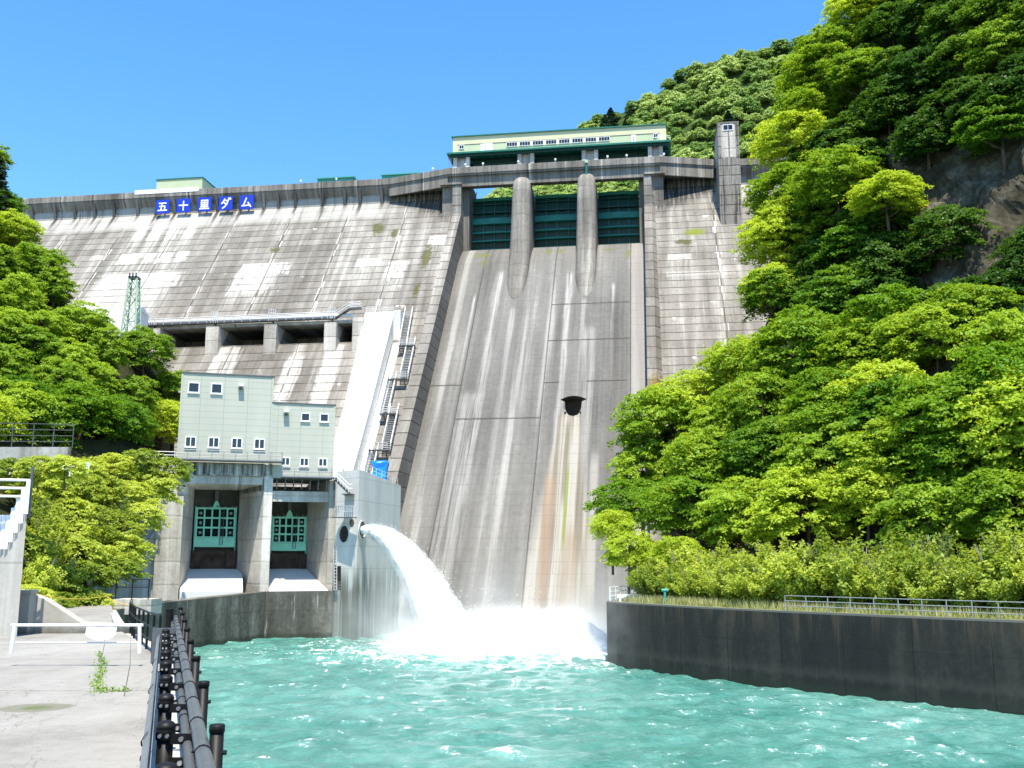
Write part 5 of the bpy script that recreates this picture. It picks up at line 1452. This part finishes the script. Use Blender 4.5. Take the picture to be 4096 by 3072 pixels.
def bush_points(rs, Rr, H, stems, per):
    C, N = [], []
    for _ in range(stems):
        ph = rs.uniform(0, 6.28); sp = rs.uniform(.1, 1.0) ** .7; L = H * rs.uniform(.6, 1.08) * (1.08 - .4 * sp)
        t = rs.uniform(.12, 1, per); bend = sp * Rr * t ** 1.4
        wob = rs.normal(0, .12 + .16 * (1 - t)[:, None], (per, 3)) * Rr * .35
        pts_ = np.stack([np.cos(ph) * bend, np.sin(ph) * bend, L * (t - .22 * sp * t * t)], 1) + wob
        C.append(pts_); N.append(np.array([math.cos(ph) * .5 * sp, math.sin(ph) * .5 * sp, .75]) + rs.normal(0, .5, (per, 3)))
    return np.concatenate(C), np.concatenate(N)
def make_bush(seed, Rr, H, stems, per, leaf, lm):
    rs = np.random.default_rng(seed)
    root = bpy.data.objects.new('bush', None); col.objects.link(root); OFF[root.name] = np.zeros(3); tag(root, 'bush', 'bush')
    s = Shape()
    for k in range(9):
        ph = rs.uniform(0, 6.28); e = np.array([math.cos(ph) * Rr * .5, math.sin(ph) * Rr * .5, H * .8]); s.tube([(0, 0, 0), e * [.35, .35, .5], e], [.07, .05, .02], 5)
    s.build('stems', m_barkp, root)
    C, N = bush_points(rs, Rr, H, stems, per)
    cr = bpy.data.objects.new('foliage', leaf_mesh('foliage', C, N, leaf * rs.uniform(.6, 1.25, len(C)), rs, lm, .55)); col.objects.link(cr); cr.parent = root
    PARK.append(root); return root
B_spike = [make_bush(s, 3.0, 5.2, 80, 110, .155, l_bush) for s in (51, 52, 53)]
B_round = [make_tree(s, 3.0, 4.6, 70, 110, .15, l_bush, 2.4, 'bush', .12, low=.3, padr=(.22, .38), tuft=.25) for s in (54, 55, 56)]
PARK += B_round
used = set()
def place(protos, rnd, loc, scale, label, group=None, cat=None, zs=1.0, name=None):
    p = rnd.choice(protos); rz = rnd.uniform(0, 6.28); sc = (scale * rnd.uniform(.9, 1.1), scale * rnd.uniform(.9, 1.1), scale * zs * rnd.uniform(.92, 1.1))
    if p.name not in used:
        used.add(p.name); o = p; o.location = loc; o.rotation_euler = (0, 0, rz); o.scale = sc
    else: o = duplicate(p, loc, rz, sc)
    o['label'] = label
    if group: o['group'] = group
    if cat: o['category'] = cat
    return o

# ---------------------------------------------------------------- right hillside
def interp(tab, v):
    ks = sorted(tab); v = min(max(v, ks[0]), ks[-1])
    for a, b in zip(ks[:-1], ks[1:]):
        if a <= v <= b: return tab[a] + (tab[b] - tab[a]) * (v - a) / (b - a)
LEFT_EDGE = {-80: 880, -40: 862, 0: 843, 30: 822, 60: 802, 100: 788, 130: 774, 160: 766, 200: 760, 250: 757, 264: 759, 300: 745, 333: 727, 370: 688, 412: 655, 454: 618, 486: 607, 520: 610, 560: 612, 600: 614}
def hill_h(x, y):
    t = (x - 16) * .8 + (y - 113) * .6
    lo = 7 + 1.15 * max(t, -4)
    return lo if t < 30 else 41.5 + 2.3 * (t - 30)
def hill_hit(px, py):
    r = ray(px, py); d = 58.0
    while d < 300:
        p = EYE + r * (d / r[1])
        if p[2] <= hill_h(p[0], p[1]): return p
        d += .5
    return EYE + r * (300 / r[1])
rows = list(range(-80, 601, 20)); nc = 26
V, fs = [], []
rq = np.random.default_rng(2)
for py in rows:
    L0 = interp(LEFT_EDGE, py) + 16 + max(0, py - 470) * .5
    b0 = hill_hit(L0, py)
    V.append(b0 + np.array([26, 60, -12])); V.append(b0 + np.array([7, 14, -3]))
    for i in range(nc):
        p = hill_hit(L0 + (1230 - L0) * i / (nc - 1), py)
        p += np.array([-.8, -.6, .2]) * rq.normal(0, 1.0)
        V.append(p)
w_ = nc + 2
fs = [(j * w_ + i, j * w_ + i + 1, (j + 1) * w_ + i + 1, (j + 1) * w_ + i) for j in range(len(rows) - 1) for i in range(w_ - 1)]
hr = Shape().add(V, fs).build('hill', m_rock)
sd = hr.modifiers.new('s', 'SUBSURF'); sd.levels = sd.render_levels = 2
tx = bpy.data.textures.new('rock', 'CLOUDS'); tx.noise_scale = 6.0; tx.noise_depth = 4
dm = hr.modifiers.new('d', 'DISPLACE'); dm.texture = tx; dm.texture_coords = 'GLOBAL'; dm.strength = 5.0; dm.mid_level = .55
tag(hr, 'steep wooded rocky hillside on the right bank', None, None, 'structure')
rd = random.Random(21)
OUTN = np.array([-.72, -.62, .25])
def zone(px, py):
    vert = 'low on the slope' if py > 440 else ('half way up the sunlit wood' if py > 330 else 'at the top of the sunlit wood')
    return vert
def put_hill(px, py, protos, sc, out, label, group):
    p = hill_hit(px, py) + OUTN * out
    base = 7.5 * sc
    return place(protos, rd, tuple(p - np.array([0, 0, base])), sc, label, group)
# lower, bright wood
for py, step_, sc in ((505, 60, .80), (470, 60, .95), (440, 60, 1.0), (405, 62, 1.0), (358, 62, 1.02), (318, 66, .95)):
    L0 = interp(LEFT_EDGE, py)
    px = L0 + 50 * sc + rd.uniform(-4, 6)
    first = True
    while px < 1060:
        if py == 318 and px > 800 and rd.random() < .3: px += step_; continue
        if first: lab, grp = ('bright green broadleaf tree at the left edge of the right hillside wood', 'trees along the left edge of the right hillside wood')
        else: lab, grp = ('bright green broadleaf tree in the sunlit lower wood on the right hillside', 'broadleaf trees in the lower wood on the right hillside')
        put_hill(px, py + rd.uniform(-14, 14), T_bright if rd.random() < .65 else T_mid, sc * rd.uniform(.8, 1.18), 3.2, lab, grp)
        px += step_ * rd.uniform(.85, 1.2); first = False
for k, (px, py, d_, sc) in enumerate(((628, 548, 110, .50), (652, 560, 112, .46), (612, 522, 112, .42), (676, 556, 106, .46))):
    p = at(px, py, d_)
    place(T_bright, rd, (p[0], p[1], p[2] - 8.0 * sc), sc, 'small low tree between the wood and the curved end of the right pool wall', 'small trees at the end of the right pool wall')
# upper, steep wood
for py in range(288, -70, -33):
    L0 = interp(LEFT_EDGE, py); px = L0 + 36 + rd.uniform(-4, 4); first = True
    while px < 1060:
        cliff = (px > 905 and 95 < py < 300)
        if cliff and rd.random() < .82: px += 38; continue
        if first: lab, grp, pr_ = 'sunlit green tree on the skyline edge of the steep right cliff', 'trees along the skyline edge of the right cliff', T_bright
        else: lab, grp, pr_ = 'tree in shade-darkened green clinging to the shaded right cliff', 'trees clinging to the right cliff', (T_dark if rd.random() < .75 else T_mid)
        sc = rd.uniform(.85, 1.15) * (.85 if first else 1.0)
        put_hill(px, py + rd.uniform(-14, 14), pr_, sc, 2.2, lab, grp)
        px += 33 * rd.uniform(.85, 1.25); first = False
put_hill(858, 200, T_bright, .95, 5.5, 'light green spreading tree standing out from the middle of the dark right cliff', None)
put_hill(905, 215, T_bright, .7, 5.0, 'small light green tree beside the spreading one on the dark right cliff', None)

# ---------------------------------------------------------------- bushes on the right bank
ins = offs(rp, 3.4)
samp = []
for (xa, ya), (xb, yb) in zip(ins[4:-1], ins[5:]):
    n = max(1, int(math.hypot(xb - xa, yb - ya) / 2.6))
    samp += [(xa + (xb - xa) * k / n, ya + (yb - ya) * k / n) for k in range(n)]
rb = random.Random(8)
for k, (x, y) in enumerate(samp):
    if x / y > .62 or y < 62: continue
    for row in range(2):
        sx, sy = x + .75 * (1.2 + 2.6 * row) + rb.uniform(-.5, .5), y + .66 * (1.2 + 2.6 * row) + rb.uniform(-.5, .5)
        place(B_spike, rb, (sx, sy, 6.0), rb.uniform(.78, 1.28) * (.92 + .22 * row), ('yellow green bush with upright shoots in the front row behind the right pool wall' if row == 0 else 'taller yellow green bush in the back row behind the right pool wall'), 'bushes behind the right pool wall' if row == 0 else 'back row of bushes behind the right pool wall')
# dry grass between wall and bushes
rs = np.random.default_rng(77); C, A_ = [], []
blades = []
ins2, ins3 = offs(rp, 1.3), offs(rp, 3.6)
def strip_pts(n, pa, pb, lo, hi):
    out = []
    for _ in range(n):
        k = rs.integers(lo, hi); t, q = rs.uniform(), rs.uniform()
        a = np.array(pa[k]) + (np.array(pa[k + 1]) - np.array(pa[k])) * t; b = np.array(pb[k]) + (np.array(pb[k + 1]) - np.array(pb[k])) * t
        out.append(a + (b - a) * q)
    return np.array(out)
g2 = strip_pts(9000, ins2, ins3, 4, 11)
hgt = rs.uniform(.25, .9, len(g2)); an = rs.uniform(0, 6.28, len(g2)); ln_ = rs.uniform(.1, .6, len(g2))
ox, oy = np.cos(an) * .035, np.sin(an) * .035
b0 = np.stack([g2[:, 0] - ox, g2[:, 1] - oy, np.full(len(g2), 6.06)], 1); b1 = np.stack([g2[:, 0] + ox, g2[:, 1] + oy, np.full(len(g2), 6.06)], 1)
tpz = np.stack([g2[:, 0] - np.sin(an) * ln_ * hgt, g2[:, 1] + np.cos(an) * ln_ * hgt, 6.06 + hgt], 1)
V = np.stack([b0, b1, tpz], 1).reshape(-1, 3)
me = bpy.data.meshes.new('grass'); fast_mesh(me, V, np.arange(len(V)).reshape(-1, 3)); me.materials.append(l_grass)
go = bpy.data.objects.new('grass', me); col.objects.link(go); tag(go, 'pale dry grass along the right pool wall', None, None, 'stuff')

# ---------------------------------------------------------------- left slope
RIGHT_EDGE = {150: 2, 190: 20, 230: 34, 265: 58, 300: 78, 325: 100, 340: 135, 365: 178, 385: 197, 405: 190, 440: 176, 470: 168}
def left_pt(px, py, back=0): return at(px, py, 104 + (460 - py) * .17 + px * .13 + max(0, px - 110) * .25 + back)
rows = list(range(120, 500, 20)); V = []; nc = 12
for py in rows:
    R0 = interp(RIGHT_EDGE, py) - 14
    for i in range(nc): V.append(left_pt(-90 + (R0 + 90) * i / (nc - 1), py, 5))
    e = left_pt(R0, py, 5); V.append(e + np.array([-4, 12, -2])); V.append(e + np.array([-22, 60, -6]))
w_ = nc + 2
fs = [(j * w_ + i, j * w_ + i + 1, (j + 1) * w_ + i + 1, (j + 1) * w_ + i) for j in range(len(rows) - 1) for i in range(w_ - 1)]
tag(Shape().add(V, fs).build('left_hill', m_soil, smooth=True), 'steep wooded slope on the left bank', None, None, 'structure')
rl = random.Random(31)
for py in range(165, 450, 32):
    R0 = interp(RIGHT_EDGE, py); px = R0 - 20; first = True
    while px > -60:
        sc = rl.uniform(.62, .85)
        lab, grp = ('green broadleaf tree at the edge of the left wood, in front of the dam face', 'trees along the edge of the left wood') if first else ('green broadleaf tree inside the wood on the left slope', 'broadleaf trees in the wood on the left slope')
        p = left_pt(px, py + rl.uniform(-9, 9)) - np.array([0, 0, 6.6 * sc])
        place(T_mid if rl.random() < .72 else T_bright, rl, tuple(p), sc, lab, grp)
        px -= 36 * rl.uniform(.85, 1.2); first = False
# dark conifer at the top left corner
p = left_pt(-6, 210)
cf = bpy.data.objects.new('conifer_tree', FIR[0]); col.objects.link(cf); cf.location = tuple(p); cf.scale = (.9, .9, .62)
tag(cf, 'dark pointed conifer tip rising at the left edge above the left wood', 'tree')
# bushes between the path and the outlet works
V = []; rows = list(range(440, 606, 15)); nc = 12
def low_pt(px, py, back=0): return at(px, py, 84 + (600 - py) * .13 + px * .145 + back)
for py in rows:
    for i in range(nc): V.append(low_pt(-30 + (178 if py < 470 else 150) * i / (nc - 1) * (1 if py < 540 else 1 - (py - 540) / 200), py, 3.5))
fs = [(j * nc + i, j * nc + i + 1, (j + 1) * nc + i + 1, (j + 1) * nc + i) for j in range(len(rows) - 1) for i in range(nc - 1)]
tag(Shape().add(V, fs).build('left_slope', m_soil, smooth=True), 'overgrown slope left of the outlet works', None, None, 'structure')
EDGE2 = {455: 180, 480: 184, 505: 158, 530: 142, 555: 138, 575: 134, 600: 108}
for py in range(470, 601, 21):
    px = interp(EDGE2, py) - 14 + rl.uniform(-3, 3); first = True
    while px > 18:
        sc = rl.uniform(.72, .98)
        p = low_pt(px, py + rl.uniform(-6, 6)) - np.array([0, 0, 2.3 * sc])
        lab, grp = ('yellow green bush leaning against the concrete of the outlet works', 'bushes beside the outlet works') if first else ('yellow green bush on the slope between the path and the outlet works', 'bushes on the low left slope')
        place(B_round if rl.random() < .75 else B_spike, rl, tuple(p), sc * (.8 if py > 575 else 1), lab, grp)
        px -= 25 * rl.uniform(.85, 1.2); first = False
for k, px in enumerate((12, 40, 66)):
    p = at(px, 470, 92) - np.array([0, 0, 1.8]); place(B_round, rl, tuple(p), .7, 'low green bush under the pale guard rail on the left slope', 'bushes under the guard rail')
# weeds in the walkway joint
def tuft(n, cx, cy, z, rx, ry, h, s):
    C = np.stack([rs.normal(cx, rx, n), rs.normal(cy, ry, n), z + np.abs(rs.normal(0, h, n))], 1)
    return C, rs.normal(0, .5, (n, 3)) + [0, 0, .8], rs.uniform(.5, 1.2, n) * s
Cs = []; Ns = []; Ss = []
for k in range(26):
    t = k / 25; p = at(111 - 0 * t + 5 * math.sin(t * 5), 645 + 40 * t, 30); dd = 7.6 * 0 + 2.42 / ((645 + 40 * t - 562) / 1000)
    x = (105 + 6 * t + 3 * math.sin(t * 6) - 512) / 1015 * dd
    c_, n_, s_ = tuft(20, x, dd, zg(dd), .04, .16, .04, .032); Cs.append(c_); Ns.append(n_); Ss.append(s_)
for k in range(14):
    x = -7.95 + .045 * k; c_, n_, s_ = tuft(10, x, 20.0, zg(20.0), .05, .06, .04, .03); Cs.append(c_); Ns.append(n_); Ss.append(s_)
wd = bpy.data.objects.new('weeds', leaf_mesh('weeds', np.concatenate(Cs), np.concatenate(Ns), np.concatenate(Ss), rs, l_mid)); col.objects.link(wd)
tag(wd, 'green weeds growing in the walkway joint', None, None, 'stuff')
for (px, py, d, lab) in ((105, 626, 26.2, 'small yellow flowered weed rising behind the cloth notice'), (131, 634, 19.2, 'tall thin yellow flowered weed standing on the walkway')):
    b = at(px, py, d); z0 = zg(d)
    w_r = thing('weed', lab, 'weed', (b[0], d, z0))
    Shape().tube([(b[0] - .05, d, z0), (b[0] + .02, d, (z0 + b[2]) / 2), (b[0], d, b[2])], [.012, .009, .005], 5).build('stem', m_barkp, w_r)
    c_, n_, s_ = tuft(60 if d > 20 else 26, b[0], d, b[2] - .06, .10 if d > 20 else .045, .05, .06, .03)
    fm = leaf_mesh('flowers', c_ - np.array([b[0], d, z0]), n_, s_, rs, simple("yellow_petals", (.75, .62, .02), .7, .2, .1, 5).m if d > 20 else l_bush)
    fo = bpy.data.objects.new('flowers', fm); col.objects.link(fo); fo.parent = w_r

# ---------------------------------------------------------------- far mountain behind the dam
RIDGE = [(470, 215), (520, 165), (560, 140), (590, 118), (625, 106), (655, 90), (680, 70), (705, 58), (735, 50), (770, 42), (810, 38), (860, 30), (920, 20)]
def ridge_y(px):
    for (a, ya), (b, yb) in zip(RIDGE[:-1], RIDGE[1:]):
        if a <= px <= b: return ya + (yb - ya) * (px - a) / (b - a)
    return 20
def far_pt(px, f, back=0):
    """f = 0 at the ridge, 1 low behind the dam"""
    y = ridge_y(px) + 6; py = y + (225 - y) * f
    d = 445 - 110 * f - (px - 650) * .12
    return at(px, py, d + back)
V = []; nr, nc = 12, 30
for j in range(nr + 1):
    f = j / nr
    for i in range(nc): V.append(far_pt(470 + 450 * i / (nc - 1), f * 1.15, 5))
top = [np.array(v) + np.array([10, 60, -20]) for v in V[:nc]]
V = top + V
fs = [(j * nc + i, j * nc + i + 1, (j + 1) * nc + i + 1, (j + 1) * nc + i) for j in range(nr + 1) for i in range(nc - 1)]
tag(Shape().add(V, fs).build('far_hill', m_farhill, smooth=True), 'wooded mountain behind the dam', None, None, 'structure')
rf = random.Random(17); cnt = 0
for j in range(16):
    f = j / 15 * 1.08; px = 486 + rf.uniform(0, 12)
    while px < 850:
        y = ridge_y(px); n_ = (225 - y)
        if n_ < 14 * j * .6 and False: break
        fir = (f > .12 and rf.random() < .06) or (596 < px < 640 and .03 < f < .40 and rf.random() < .7)
        p = far_pt(px, f + rf.uniform(-.02, .02))
        vis = (px > 560) or f > .55
        # skip what the right hillside or the dam hides for certain
        pyv = y + (225 - y) * f
        if pyv > 203 or px > interp(LEFT_EDGE, pyv) + 34: px += 20; continue
        if 447 < px < 672 and 145 < pyv < 172: px += 18; continue
        if px > 672 and pyv > 168: px += 20; continue
        o = bpy.data.objects.new('conifer_tree' if fir else 'hillside_tree', rf.choice(FIR if fir else FAR)); col.objects.link(o)
        k = rf.uniform(.55, 1.3)
        o.location = tuple(p - np.array([0, 0, (3.6 if fir else 4.0) * k])); o.scale = (k * 1.35, k * 1.35, k * .72) if fir else (k, k, k * rf.uniform(.9, 1.15)); o.rotation_euler = (0, 0, rf.uniform(0, 6.28))
        if fir: tag(o, 'dark blue green conifer among the lighter trees on the mountain behind the dam', 'tree', 'conifers on the mountain behind the dam')
        else: tag(o, 'light green rounded tree on the mountain behind the dam', 'tree', 'broadleaf trees on the mountain behind the dam')
        cnt += 1
        px += rf.uniform(13, 21) * (1.0 + .25 * f)
print('far trees', cnt)
for q in PARK:
    if q.name not in used:
        for c_ in list(q.children): bpy.data.objects.remove(c_)
        bpy.data.objects.remove(q)
